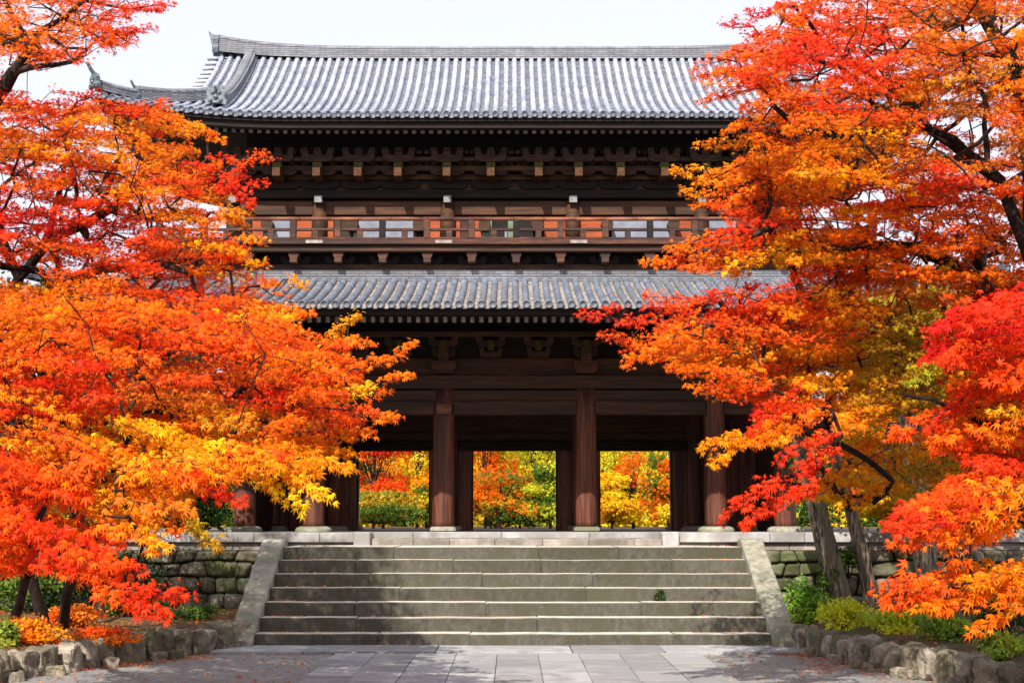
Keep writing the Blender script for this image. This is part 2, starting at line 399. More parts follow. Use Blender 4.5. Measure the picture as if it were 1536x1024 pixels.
def base_mesh(square):
    bm = bmesh.new()
    if square:
        box(bm, -.31, .31, -.31, .31, 0, .125)
        bmesh.ops.bevel(bm, geom=list(bm.edges), offset=.03, segments=2, affect='EDGES')
    else:
        prof = [(.44, 0), (.45, .05), (.41, .10), (.33, .13), (.001, .135)]
        n = 20; rings = [[bm.verts.new((r * math.cos(2 * math.pi * i / n), r * math.sin(2 * math.pi * i / n), z)) for i in range(n)] for r, z in prof]
        for a, b in zip(rings[:-1], rings[1:]):
            for i in range(n):
                f = bm.faces.new((a[i], a[(i + 1) % n], b[(i + 1) % n], b[i])); f.smooth = True
    me = bpy.data.meshes.new('base_stone'); bm.to_mesh(me); bm.free(); me.materials.append(M['base_stone']); return me
bsq, brd = base_mesh(True), base_mesh(False)
for j, Y in enumerate(ROWS):
    for cx in [s * c for c in CXS for s in (-1, 1)]:
        o = bpy.data.objects.new('column', colm); C.objects.link(o); o.parent = G; o.location = (cx, Y - 38, .12); o.rotation_euler.z = random.uniform(0, 6)
        b = bpy.data.objects.new('base_stone', bsq if abs(cx) < 2 else brd); C.objects.link(b); b.parent = o; b.location = (0, 0, -.12)
        b.rotation_euler.z = -o.rotation_euler.z
# beams on the front column row
def zz(y, Y=33.8): return Z(y, Y)
edges = sorted([-c for c in CXS] + CXS)
for Yr in (34.0, 41.2):
    for a, b in zip(edges[:-1], edges[1:]):
        gb('tie_beam', M['wood'], a + .22, b - .22, Yr - .17, Yr + .15, zz(621) + (0 if Yr < 35 else .5), zz(600.6) + (0 if Yr < 35 else .4), .012)
        gb('tie_beam', M['wood'], a + .20, b - .20, Yr - .13, Yr + .15, zz(600), zz(584.5), .012)
    gb('head_beam', M['wood'], -6.9, 6.9, Yr - .30, Yr + .28, zz(582.5), zz(563), .015)
    gb('wall_plate', M['wood_brown'], -6.9, 6.9, Yr - .10, Yr + .12, zz(562), zz(536), .012)
# little pale block on the left of the centre and capitals
bm = bmesh.new(); box(bm, X(655, 610, 33.6) - XC, X(677, 610, 33.6) - XC, 33.62, 33.75, Z(621, 33.7), Z(606, 33.7)); gp('nailed_board', bm, M['wood_rail'], bevel=.008)
for cx in edges:
    bm = bmesh.new()
    z0, z1 = zz(560), zz(541)
    prism(bm, [(cx - .22, z0), (cx + .22, z0), (cx + .3, z0 + .14), (cx + .3, z1), (cx - .3, z1), (cx - .3, z0 + .14)], 33.66, 34.3)
    fix(bm); gp('capital_block', bm, M['wood_brown'], bevel=.012)

# bracket arm set
def arm(bm, w, h, y0, y1, z, mi=0):
    pts = []
    hw = w / 2; n = 5
    pts.append((-hw * 1.06, z + h)); pts.append((-hw * .98, z + h * .72)); pts.append((-hw, z + h * .5))
    for i in range(n + 1):
        a = math.pi / 2 * i / n; pts.append((-hw + hw * .42 * (1 - math.cos(a)), z + h * .45 * (1 - math.sin(a))))
    for i in range(n, -1, -1):
        a = math.pi / 2 * i / n; pts.append((hw - hw * .42 * (1 - math.cos(a)), z + h * .45 * (1 - math.sin(a))))
    pts += [(hw, z + h * .5), (hw * .98, z + h * .72), (hw * 1.06, z + h), (hw * .62, z + h), (hw * .55, z + h * .62), (-hw * .55, z + h * .62), (-hw * .62, z + h)]
    prism(bm, pts, y0, y1, mi)
def bracket_mesh(kind):
    bm = bmesh.new()
    if kind == 'upper':
        arm(bm, .80, .28, -.86, -.74, .50, 0); box(bm, -.10, .10, -.84, -.6, .44, .80, 0)
        arm(bm, .90, .25, -.56, -.44, .22, 0)
        arm(bm, 1.02, .26, -.26, -.14, -.06, 1)
        for sx in (-.52, .52): box(bm, sx - .05, sx + .05, -.5, -.38, .46, .60, 0); box(bm, sx - .06, sx + .06, -.78, -.62, .72, .80, 0)
        box(bm, -.095, .095, -1.02, -.2, .09, .30, 2)          # protruding nose
        box(bm, -.11, .11, -.93, -.5, .32, .46, 3)             # mossy strut
        for z, y in ((.78, -.8), (.49, -.5), (.2, -.2)):
            for sx in (-.34, 0, .34): box(bm, sx - .075, sx + .075, y - .08, y + .08, z - .0, z + .07, 0)
        mats = [M['wood_bracket'], M['black_wood'], M['nose'], M['moss_wood']]
    elif kind == 'lower':
        arm(bm, .72, .24, -.50, -.38, .22, 0); arm(bm, .56, .24, -.24, -.12, -.02, 0)
        box(bm, -.08, .08, -.62, -.1, .16, .36, 1)
        for sx in (-.3, 0, .3): box(bm, sx - .07, sx + .07, -.52, -.36, .46, .53, 0)
        mats = [M['wood'], M['moss_wood']]
    else:   # balcony corbel
        prism_pts = None
        v = [(-.125, .30), (.125, .30), (.125, .18), (.085, .10), (.085, .0), (-.085, .0), (-.085, .10), (-.125, .18)]
        prism(bm, v, -.32, .05, 0)
        box(bm, -.14, .14, -.36, .02, .30, .37, 0)
        arm(bm, .72, .20, .06, .16, .02, 1)
        mats = [M['wood_rail_dark'], M['black_wood']]
    fix(bm); me = bpy.data.meshes.new(kind); bm.to_mesh(me); bm.free()
    for q in mats: me.materials.append(q)
    return me
UB, LB, CB = bracket_mesh('upper'), bracket_mesh('lower'), bracket_mesh('corbel')
def place(name, me, x, y, z, parent=G, rot=0):
    o = bpy.data.objects.new(name, me); C.objects.link(o); o.parent = parent; o.location = (x, y - 38, z - 1.375); o.rotation_euler.z = rot; return o
# lower brackets: on columns and between
zlb = zz(535)
for x in [-6.55, -5.7, -4.87, -3.85, -2.8, -1.735, -.58, .58, 1.735, 2.8, 3.85, 4.87, 5.7, 6.55]:
    place('lower_bracket', LB, x, 34.0, zlb)
    if abs(x) in (1.735, 4.87):
        gb('bracket_stem', M['wood'], x - .13, x + .13, 33.55, 33.9, zz(541), zz(518), .01)
gb('eave_purlin', M['wood'], -7.6, 7.6, 33.42, 33.62, zz(505, 33.5), zz(497, 33.5), .012)
gb('frieze_board', M['black_wood'], -6.9, 6.9, 33.99, 34.08, zz(536), Z(470, 34), .0)

# ---- roofs
def mesh_np(name, V, F, mi=None, smooth=None):
    me = bpy.data.meshes.new(name)
    V = np.asarray(V, dtype=np.float32); F = np.asarray(F, dtype=np.int32)
    k = F.shape[1]
    me.vertices.add(len(V)); me.vertices.foreach_set('co', V.ravel())
    me.loops.add(F.size); me.loops.foreach_set('vertex_index', F.ravel())
    me.polygons.add(len(F)); me.polygons.foreach_set('loop_start', np.arange(len(F), dtype=np.int32) * k)
    try: me.polygons.foreach_set('loop_total', np.full(len(F), k, dtype=np.int32))
    except Exception: pass
    if mi is not None: me.polygons.foreach_set('material_index', np.asarray(mi, dtype=np.int32))
    if smooth: me.polygons.foreach_set('use_smooth', np.ones(len(F), dtype=bool))
    me.update(calc_edges=True); return me

def slope_tiles(half, pitch, run_at, surf, r, tiers_step, seed=0):
    """Tiled slope. u runs along the eave (-half..half), v goes up from the eave (0..run_at(u)). surf(u, v) -> (x, y, z).
    Ribs of round cover tiles with stepped joints, stepped pan tiles between, and round end discs at the eave."""
    V, F, MI = [], [], []
    def q(a, b, c, d, m): F.append((a, b, c, d)); MI.append(m)
    n = int(round(2 * half / pitch)); rd = random.Random(seed)
    for i in range(n + 1):
        u = -half + i * pitch
        run = run_at(u)
        if run < .15: continue
        K = 7; L = .32
        segs = max(1, int(run / L)); ring0 = None
        jit = rd.uniform(-.008, .008)
        for s in range(segs):
            v0, v1 = run * s / segs, run * (s + 1) / segs
            rr0, rr1 = r * 1.02, r * .96
            off = rd.uniform(-.004, .004)
            rows = []
            for v, rad in ((v0 - (.015 if s else 0), rr0), ((v0 + v1) / 2, (rr0 + rr1) / 2), (v1, rr1)):
                c = Vector(surf(u, max(v, 0))); c2 = Vector(surf(u, max(v, 0) + .05)); t = (c2 - c).normalized()
                cu = Vector(surf(u + .05, max(v, 0))); su = (cu - c).normalized()
                nn = su.cross(t).normalized()
                if nn.z < 0: nn = -nn
                row = []
                for k in range(K + 1):
                    a = math.pi * k / K
                    p = c + su * (math.cos(a) * rad + jit + off) + nn * (math.sin(a) * rad * 1.0 + .012)
                    V.append(p[:]); row.append(len(V) - 1)
                rows.append(row)
            for a, b in zip(rows[:-1], rows[1:]):
                for k in range(K): q(a[k], a[k + 1], b[k + 1], b[k], 0)
            a = rows[0]
            if s > 0:      # little lip of each tile
                for k in range(K):
                    pa = Vector(V[a[k]]); pb = Vector(V[a[k + 1]])
        # end disc at the eave
        c = Vector(surf(u, 0)); t = (Vector(surf(u, .05)) - c).normalized(); su = (Vector(surf(u + .05, 0)) - c).normalized(); nn = su.cross(t).normalized()
        if nn.z < 0: nn = -nn
        R2 = r * 1.12; N = 12; cc = c - t * .05 + nn * .02
        ids = []
        for (dd, rad, m) in ((.06, R2, 2), (0, R2, 2), (-.0, R2 * .74, 2), (.015, R2 * .70, 2), (.015, .001, 2)):
            row = []
            for k in range(N):
                a = 2 * math.pi * k / N
                V.append((cc + t * dd + su * math.cos(a) * rad + nn * math.sin(a) * rad)[:]); row.append(len(V) - 1)
            ids.append((row, m))
        for (ra, m), (rb, m2) in zip(ids[:-1], ids[1:]):
            for k in range(N): q(ra[k], ra[(k + 1) % N], rb[(k + 1) % N], rb[k], 0 if ra is ids[0][0] else 2)
    # pans
    for i in range(n):
        u0 = -half + i * pitch; u1 = u0 + pitch
        run = min(run_at(u0), run_at(u1)) if False else (run_at(u0) + run_at(u1)) / 2
        if run < .1: continue
        segs = max(1, int(run / tiers_step))
        M_ = 4
        for s in range(segs):
            v0, v1 = run * s / segs, run * (s + 1) / segs
            for (va, ha, vb, hb, m) in ((v0 - .0, .028, v1, .0, 1), ):
                ra, rb, rc = [], [], []
                for k in range(M_ + 1):
                    f = k / M_; u = u0 + (u1 - u0) * f; sag = -.03 * math.sin(math.pi * f)
                    p = Vector(surf(u, va)); V.append((p.x, p.y, p.z + ha + sag)); ra.append(len(V) - 1)
                    p = Vector(surf(u, vb)); V.append((p.x, p.y, p.z + hb + sag)); rb.append(len(V) - 1)
                    p = Vector(surf(u, va)); V.append((p.x, p.y, p.z - .004 + sag - (.05 if s == 0 else 0))); rc.append(len(V) - 1)
                for k in range(M_):
                    q(ra[k], ra[k + 1], rb[k + 1], rb[k], 1); q(rc[k], rc[k + 1], ra[k + 1], ra[k], 1)
    return V, F, MI

def gate_mesh(name, V, F, MI, mats, parent, rot=None, smooth=False):
    V = np.asarray(V, dtype=np.float64); V = V - np.array([0, 38, 1.375])
    me = mesh_np(name, V, F, MI)
    return link(name, me, mats, parent)

# --- upper roof
RY, EY = 39.0, 33.3
UZ0 = Z(172, EY); URISE = Z(86, RY) - UZ0
UH = 10.35
def lift(a): a = max(0, (abs(a) - 5.2) / (UH - 5.2)); return .52 * a ** 2.4
def prof_u(t): return URISE * (.50 * t + .50 * t * t)
def up_surf(u, v):
    t = v / (RY - EY); return (u, EY + v, UZ0 + prof_u(t) + lift(u) * max(0, 1 - t * 1.1))
XG = 8.62
def up_run(u): return RY - EY if abs(u) <= XG else max(0, UH - abs(u))
UR = empty('upper_roof', (0, 0, 0), G)
TP = .2415
half_u = round(UH / TP) * TP
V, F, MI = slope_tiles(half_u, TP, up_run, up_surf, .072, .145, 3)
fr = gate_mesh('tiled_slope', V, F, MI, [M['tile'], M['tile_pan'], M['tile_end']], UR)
bk = fr.copy(); C.objects.link(bk); bk.parent = UR; bk.name = 'tiled_slope'; bk.matrix_local = Matrix.Translation((0, 2.0, 0)) @ Matrix.Rotation(math.pi, 4, 'Z')
# side slopes
SD = RY - EY
def side_surf(u, v):
    t = v / SD; return (-(UH) + v, RY + u * -1, UZ0 + prof_u(t) + .52 * max(0, (abs(u) - .5) / (SD - .5)) ** 2.4 * max(0, 1 - t * 1.6))
def side_run(u): return min(2.4, max(0, SD - abs(u)))
V, F, MI = slope_tiles(SD, TP, side_run, side_surf, .072, .145, 4)
sl = gate_mesh('tiled_slope', V, F, MI, [M['tile'], M['tile_pan'], M['tile_end']], UR)
s2 = sl.copy(); C.objects.link(s2); s2.parent = UR; s2.name = 'tiled_slope'; s2.matrix_local = Matrix.Translation((0, 2.0, 0)) @ Matrix.Rotation(math.pi, 4, 'Z')
# gable walls
for s in (-1, 1):
    bm = bmesh.new(); n = 10; pts = []
    for i in range(n + 1):
        t = .42 + .58 * i / n; pts.append((EY + t * SD, UZ0 + prof_u(t) - .10))
    pts2 = pts + [(2 * RY - y, z) for y, z in pts[::-1][1:]]
    a = [bm.verts.new((s * 8.02, y, z)) for y, z in pts2]; b = [bm.verts.new((s * 7.9, y, z)) for y, z in pts2]
    bm.faces.new(a); bm.faces.new(b[::-1])
    for i in range(len(a)): bm.faces.new((a[i], b[i], b[(i + 1) % len(a)], a[(i + 1) % len(a)]))
    fix(bm); gp('gable_wall', bm, M['plaster'], UR)
    # verge boards with tile ends
    for sg in (1, -1):
        bm = bmesh.new()
        for i in range(14):
            t = .30 + .70 * (i + .5) / 14; y = EY + t * SD; z = UZ0 + prof_u(t)
            y = y if sg == 1 else 2 * RY - y
            cyl(bm, (s * 8.4, y, z + .05), (s * 8.86, y, z + .03), .06, .065, 10)
        gp('verge_tiles', bm, M['tile'], UR)
        bm = bmesh.new(); pa = []
        for i in range(13):
            t = .28 + .72 * i / 12; y = EY + t * SD; y = y if sg == 1 else 2 * RY - y
            pa.append((y, UZ0 + prof_u(t)))
        for (y0, z0), (y1, z1) in zip(pa[:-1], pa[1:]):
            vs = [bm.verts.new(p) for p in ((s * 8.6, y0, z0 - .04), (s * 8.6, y1, z1 - .04), (s * 8.6, y1, z1 - .34), (s * 8.6, y0, z0 - .34), (s * 8.52, y0, z0 - .04), (s * 8.52, y1, z1 - .04), (s * 8.52, y1, z1 - .34), (s * 8.52, y0, z0 - .34))]
            for qd in ((0, 1, 2, 3), (7, 6, 5, 4), (0, 4, 5, 1), (3, 2, 6, 7)): bm.faces.new([vs[i] for i in qd])
        fix(bm); gp('verge_board', bm, M['wood'], UR)

def sweep(bm, path, w, h, w2=None, cap_r=None, mi=0, mi2=0):
    """ridge of stacked tiles: box section w x h along a path, with stepped sides and a round capping row"""
    w2 = w2 or w * .8
    prev = None; pr2 = None
    for i, p in enumerate(path):
        p = Vector(p); a = Vector(path[max(0, i - 1)]); b = Vector(path[min(len(path) - 1, i + 1)]); t = (b - a).normalized()
        side = Vector((t.y, -t.x, 0)).normalized(); up = Vector((0, 0, 1))
        hh = h[i] if isinstance(h, (list, tuple)) else h
        pts = []; K = 6
        for k in range(K):
            f = k / K; ww = w / 2 * (1 - f) + w2 / 2 * f
            pts.append((ww, hh * f + hh * .02)); pts.append((ww, hh * (f + .75 / K))); pts.append((ww - .018, hh * (f + .78 / K)))
        crown = [(w2 / 2 + .02, hh), (w2 / 2 + .02, hh + .03)]
        r = cap_r or w2 * .45
        for k in range(0, 7): crown.append((r * math.cos(math.pi * k / 12), hh + .03 + r * math.sin(math.pi * k / 12)))
        halfp = [(w / 2, 0)] + pts + crown
        full = halfp + [(-x, z) for x, z in halfp[::-1][1:]] if abs(halfp[-1][0]) < 1e-6 else halfp + [(-x, z) for x, z in halfp[::-1]]
        ring = [bm.verts.new(p + side * x + up * z) for x, z in full]
        if prev:
            for k in range(len(ring) - 1):
                f = bm.faces.new((prev[k], prev[k + 1], ring[k + 1], ring[k])); f.material_index = mi
        else: bm.faces.new(ring)
        prev = ring
    bm.faces.new(prev[::-1])

def onigawara(scale, loc, rot, parent, horn=1.0):
    """demon-tile ridge end: shield with scrolls, boss and a horn-like cylinder on top. Faces -Y before rotation."""
    bm = bmesh.new()
    pts = [(-.26, 0), (-.30, .12), (-.22, .22), (-.25, .36), (-.14, .50), (0, .54), (.14, .50), (.25, .36), (.22, .22), (.30, .12), (.26, 0), (.10, .06), (-.10, .06)]
    prism(bm, [(x * scale, z * scale) for x, z in pts], -.07 * scale, .07 * scale)
    fix(bm)
    for x, z, r in ((-.09, .33, .055), (.09, .33, .055), (0, .22, .075), (-.14, .12, .06), (.14, .12, .06), (0, .42, .05)):
        c = Vector((x * scale, -.07 * scale, z * scale))
        ret = bmesh.ops.create_icosphere(bm, subdivisions=2, radius=r * scale, matrix=Matrix.Translation(c))
    # upright horn curving forward and up
    pr = None
    hh = horn * scale
    for k in range(7 if horn > .1 else 0):
        f = k / 6; p0 = Vector((0, (.10 - .42 * f + .0 * f) * hh, (.50 + .42 * f * f) * hh)); r = (.085 - .025 * f) * hh
        if pr: cyl(bm, pr[0], p0, pr[1], r, 10, cap=(k in (1, 6)))
        pr = (p0, r)
    o = fin('ridge_end_ornament', bm, M['oni'], parent)
    o.location = (loc[0], loc[1] - 38, loc[2] - 1.375); o.rotation_euler.z = rot
    return o
def surf_z(x, y): return up_surf(x, y - EY)[2]
# main ridge, curved up to its ends
path = []; N = 40; zr = Z(88, RY)
for i in range(N + 1):
    x = -8.55 + 17.1 * i / N; a = abs(x) / 8.55
    path.append((x, RY, zr - .08 + .22 * a ** 5))
bm = bmesh.new(); sweep(bm, path, .50, [.30 + .12 * (abs(p[0]) / 8.55) ** 6 for p in path], .36, .11); fix(bm); gp('main_ridge', bm, M['ridge'], UR)
for s in (-1, 1):
    onigawara(1.15, (s * 8.62, RY, zr + .08), s * -R(90) if s < 0 else R(90), UR, 0)
    # tall end tile (seen side on)
    bm = bmesh.new()
    prism(bm, [(s * 8.42, zr - .05), (s * 8.70, zr - .05), (s * 8.74, zr + .3), (s * 8.86, zr + .78), (s * 8.70, zr + .66), (s * 8.52, zr + .5), (s * 8.42, zr + .42)], RY - .16, RY + .16)
    fix(bm); gp('ridge_end_tile', bm, M['oni'], UR, bevel=.01)
    for sg in (1, -1):
        # descending ridge
        pth = []
        for i in range(22):
            y = 38.75 - (38.75 - 34.45) * i / 21; z = surf_z(s * 7.6, y)
            z += .16 * max(0, (i - 15) / 6) ** 2
            pth.append((s * 7.6, y if sg == 1 else 2 * RY - y, z + .02))
        bm = bmesh.new(); sweep(bm, pth, .34, .24, .26, .10); fix(bm); gp('descending_ridge', bm, M['ridge'], UR)
        e = pth[-1]; onigawara(.95, (e[0], e[1] - .08 * sg, e[2] - .10), 0 if sg == 1 else R(180), UR, .55)
        # corner ridge
        pth = []
        for i in range(20):
            f = i / 19; d = 2.55 * (1 - f) + .03
            x = UH - d; y = EY + d
            z = surf_z(x, y) + .02 + .10 * f ** 3
            pth.append((s * x, y if sg == 1 else 2 * RY - y, z))
        cut = 13
        bm = bmesh.new(); sweep(bm, pth[:cut + 1], .32, .26, .24, .09); fix(bm); gp('corner_ridge', bm, M['ridge'], UR)
        bm = bmesh.new(); sweep(bm, pth[cut:], .26, .17, .20, .08); fix(bm); gp('corner_ridge', bm, M['ridge'], UR)
        for (e, k, hn) in ((pth[cut], .62, .8), (pth[-1], .72, .95)):
            onigawara(k, (e[0] + s * .05, e[1] - .05 * sg, e[2] + .02), (-s * R(45) * -1) if sg == 1 else R(180) - s * R(45), UR, hn)

# --- eave timber under a tiled eave: fascia, flying rafters, base rafters, soffit
n_rafters = {'n': 0}
def eave_timber(parent, half, e_y, z_eave, liftf, y_raf, z_raf0, z_raf1, spacing, wall_y, vis, endw, fh=1.0, slope=.32):
    # fascia follows the eave curve
    bm = bmesh.new(); N = 36; prev = None
    rows = []
    for i in range(N + 1):
        x = -half + .02 + (2 * half - .04) * i / N; lz = liftf(x)
        rows.append([bm.verts.new((x, e_y + dy, z_eave + lz + dz)) for dy, dz in ((.05, -.06), (.05, -.06 - .09 * fh), (.14, -.06 - .09 * fh), (.14, -.06 - .24 * fh), (.34, -.06 - .24 * fh), (.34, -.06))])
    for a, b in zip(rows[:-1], rows[1:]):
        for k in range(6): bm.faces.new((a[k], a[(k + 1) % 6], b[(k + 1) % 6], b[k]))
    bm.faces.new(rows[0]); bm.faces.new(rows[-1][::-1]); fix(bm); gp('eave_board', bm, M['black_wood'], parent)
    # soffit boards
    bm = bmesh.new(); rows = []
    for i in range(N + 1):
        x = -half + .1 + (2 * half - .2) * i / N; lz = liftf(x)
        d = wall_y - e_y
        rows.append([bm.verts.new((x * (1 - 0 * k), e_y + yy, z_eave + lz * (1 - yy / (d + .5)) + zz_)) for k, (yy, zz_) in enumerate(((.2, -.12), (y_raf - e_y, z_raf1 - z_eave + .02), (d + .4, z_raf1 - z_eave + (d + .4 - (y_raf - e_y)) * slope + .02)))])
    for a, b in zip(rows[:-1], rows[1:]):
        for k in range(2): bm.faces.new((a[k], b[k], b[k + 1], a[k + 1]))
    fix(bm); gp('soffit', bm, M['black_wood'], parent)
    # rafters
    hw = endw / 2; ln = wall_y - y_raf + .3
    def rmesh(bm, x0, z0):
        v = [bm.verts.new((x0 + sx * hw, yy, z0 + zz_)) for sx, yy, zz_ in ((-1, 0, 0), (1, 0, 0), (1, 0, z_raf1 - z_raf0), (-1, 0, z_raf1 - z_raf0), (-1, ln, ln * slope), (1, ln, ln * slope), (1, ln, ln * slope + z_raf1 - z_raf0), (-1, ln, ln * slope + z_raf1 - z_raf0))]
        f = bm.faces.new((v[0], v[1], v[2], v[3])); f.material_index = 1
        for qd in ((5, 4, 7, 6), (0, 4, 5, 1), (3, 2, 6, 7), (0, 3, 7, 4), (1, 5, 6, 2)): bm.faces.new([v[i] for i in qd])
    bm = bmesh.new(); rmesh(bm, 0, 0); fix(bm); me = bpy.data.meshes.new('rafter'); bm.to_mesh(me); bm.free(); me.materials.append(M['wood']); me.materials.append(M['pale_end'])
    rest = bmesh.new(); n = int(half / spacing)
    for i in range(-n, n + 1):
        x = i * spacing + spacing * .25
        if abs(x) > half - .5: continue
        z = z_raf0 + liftf(x) * .75
        if vis[0] < x < vis[1]:
            o = bpy.data.objects.new('rafter', me); C.objects.link(o); o.parent = parent; o.location = (x, y_raf - 38, z - 1.375)
        else:
            bmv = rest; v0 = len(rest.verts); rmesh(rest, x, 0)
            rest.verts.ensure_lookup_table()
            for v in rest.verts[v0:]: v.co.y += y_raf; v.co.z += z
    fix(rest)
    if len(rest.verts):
        o = gp('rafter', rest, [M['wood'], M['pale_end']], parent); o['kind'] = 'stuff'
    # purlin on which rafter ends sit (dark band)
    bm = bmesh.new(); rows = []
    for i in range(N + 1):
        x = -half + .4 + (2 * half - .8) * i / N; lz = liftf(x) * .75
        rows.append([bm.verts.new((x, yy, z_raf1 + lz + dz)) for yy, dz in ((y_raf + .06, .0), (y_raf + .06, .11), (y_raf + .3, .11), (y_raf + .3, .0))])
    for a, b in zip(rows[:-1], rows[1:]):
        for k in range(4): bm.faces.new((a[k], a[(k + 1) % 4], b[(k + 1) % 4], b[k]))
    bm.faces.new(rows[0]); bm.faces.new(rows[-1][::-1])
    fix(bm); gp('eave_purlin', bm, M['black_wood'], parent)

UY = 35.3     # upper wall plane
yr = 33.85
eave_timber(UR, UH - .15, EY, UZ0, lift, yr, Z(200.5, yr), Z(193, yr), .2145, UY, (-7.2, 6.3), .10)

# sides / back shading of the upper eaves: simple deep soffit plane so light does not leak
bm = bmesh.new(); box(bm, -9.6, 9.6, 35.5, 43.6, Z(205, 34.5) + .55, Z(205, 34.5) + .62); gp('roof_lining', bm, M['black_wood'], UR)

# --- upper storey body
US = empty('upper_storey', (0, 0, 0), G)
def gs(name, m, x0, x1, y0, y1, z0, z1, bevel=.01): return gb(name, m, x0, x1, y0, y1, z0, z1, bevel, US)
zu = lambda y, Y=UY: Z(y, Y)
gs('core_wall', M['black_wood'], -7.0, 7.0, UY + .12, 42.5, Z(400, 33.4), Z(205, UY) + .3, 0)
UC = [-7.05, -4.93, -1.69, 1.52, 4.78, 6.95]
UC = [X(v, 300, UY) - XC for v in (352, 480, 672, 859, 1051, 1190)]
for i, cx in enumerate(UC):
    bm = bmesh.new(); cyl(bm, (cx, UY, zu(372)), (cx, UY, zu(304)), .205, .20, 18)
    prof = [(.20, zu(304)), (.17, zu(301.5)), (.05, zu(300.5))]
    cyl(bm, (cx, UY, zu(304)), (cx, UY, zu(300.5)), .2, .15, 18); gp('upper_column', bm, M['wood_brown'], US)
    gs('metal_cap', M['metal'], cx - .10, cx + .10, UY - .34, UY - .2, zu(304, UY - .3), zu(293.5, UY - .3), .005)
ue = [-7.6] + UC + [7.6]
for a, b in zip(ue[:-1], ue[1:]):
    gs('tie_beam', M['wood_brown'], a + .17, b - .17, UY - .10, UY + .1, zu(323.5), zu(302.5), .012)
gs('head_beam', M['black_wood'], -7.5, 7.5, UY - .24, UY + .15, zu(300), zu(288), .012)
for i, (y0, y1, off, m) in enumerate(((287, 272, .04, 'wood'), (271, 262.5, .20, 'wood_brown'), (257.5, 250, .45, 'wood_brown'), (243, 237, .62, 'wood'))):
    gs('bracket_beam', M[m], -7.7, 7.7, UY - off - .12, UY - off + .05, zu(y0, UY - off), zu(y1, UY - off), .01)
ubx = [X(v, 265, UY - .9) - XC for v in (354, 415, 475, 537, 597, 670, 736, 808, 868, 931, 997, 1060, 1122, 1184)]
for x in ubx: place('upper_bracket', UB, x, UY, zu(272, UY - .3) - .12, US)
# wall behind the balcony rail: coloured boards, plaster and a black panel for the dark inside an open doorway
PY = UY + .0
def wallpanel(px0, px1, m, y0=358, y1=326, name='wall_panel', dy=0):
    gs(name, M[m], X(px0, 340, PY) - XC, X(px1, 340, PY) - XC, PY + .02 + dy, PY + .11 + dy, zu(368), zu(324.5), .0)
segs = [(352, 395, 'orange_wood'), (397, 440, 'plaster'), (442, 500, 'orange_wood'), (502, 528, 'wood'), (530, 536, 'green_paint'), (538, 620, 'plaster'), (636, 665, 'orange_wood'), (667, 690, 'orange_wood'), (691, 702, 'wood'), (703, 722, 'orange_wood'), (723, 738, 'green_paint'),
        (740, 800, 'black_wood'), (803, 812, 'green_paint'), (816, 850, 'orange_wood'), (852, 868, 'wood'), (870, 905, 'orange_wood'), (918, 1010, 'plaster'), (1014, 1060, 'orange_wood'), (1062, 1120, 'plaster'), (1122, 1190, 'orange_wood')]
for a, b, m in segs: wallpanel(a, b, m)
gs('door_leaf', M['green_paint'], X(762, 340, PY) - XC, X(775, 340, PY) - XC, PY - .03, PY + .01, zu(368), zu(326), .004)
gs('door_leaf', M['plaster'], X(757, 340, PY) - XC, X(761, 340, PY) - XC, PY - .05, PY - .01, zu(368), zu(346), .004)
for px in (400, 528, 628, 727, 806, 911, 1011, 1120):      # round log ends standing out of the wall
    bm = bmesh.new(); cx = X(px, 336, PY - .3) - XC; z = zu(336, PY - .3)
    cyl(bm, (cx, PY - .32, z), (cx, PY + .1, z), .155, .155, 20)
    for r in (.13, .09, .05):
        cyl(bm, (cx, PY - .32 - .004 * (.16 - r) * 100 / 10, z), (cx, PY - .31, z), r, r, 20)
    gp('log_end', bm, M['pale_end'] if False else M['wood'], US)

# --- balcony
BL = empty('balcony', (0, 0, 0), G)
BY = 32.55; BX = 8.6
def gl(name, m, x0, x1, y0, y1, z0, z1, bevel=.008): return gb(name, m, x0, x1, y0, y1, z0, z1, bevel, BL)
zb = lambda y, Y=BY: Z(y, Y)
gl('balcony_floor', M['wood'], -BX, BX, BY - .02, UY, zb(363), zb(360.5), .006)
gl('edge_beam', M['wood_rail_dark'], -BX, BX, BY - .08, BY + .10, zb(367), zb(360), .012)
gl('under_beam', M['wood'], -BX + .1, BX - .1, BY + .02, BY + .2, zb(376.5), zb(368), .012)
for px in (472, 666, 868):
    x = X(px, 363, BY) - XC; gl('patch_board', M['pale_end'], x - .2, x + .2, BY - .095, BY - .07, zb(365.8), zb(361), .003)
bm = bmesh.new(); N = 24
for k in range(N):
    a, b = -BX - .15 + (2 * BX + .3) * k / N, -BX - .15 + (2 * BX + .3) * (k + 1) / N
    cyl(bm, (a, BY, zb(328.5) + random.uniform(-.004, .004)), (b, BY, zb(328.5)), .048, .048, 10)
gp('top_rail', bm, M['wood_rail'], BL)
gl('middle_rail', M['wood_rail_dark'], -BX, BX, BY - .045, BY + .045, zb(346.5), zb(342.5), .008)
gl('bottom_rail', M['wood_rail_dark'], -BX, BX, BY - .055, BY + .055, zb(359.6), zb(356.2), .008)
sp = 66.8 * BY * 1.02 / FPX
n0 = int(BX / sp)
for i in range(-n0, n0 + 1):
    x = i * sp + .03
    gl('rail_post', M['wood_rail_dark'] if i % 3 else M['black_wood'], x - .075, x + .075, BY - .07, BY + .07, zb(357), zb(331), .01)
    gl('post_cap', M['black_wood'], x - .09, x + .09, BY - .085, BY + .085, zb(344.5), zb(341), .006) if False else None
    for k in (1, ):
        xx = x + sp / 2; gl('baluster', M['wood_rail_dark'], xx - .07, xx + .07, BY - .04, BY + .04, zb(357), zb(346), .006)
    place('balcony_corbel', CB, x, BY + .42, zb(395, BY + .3), BL)
for px in (404, 465): pass
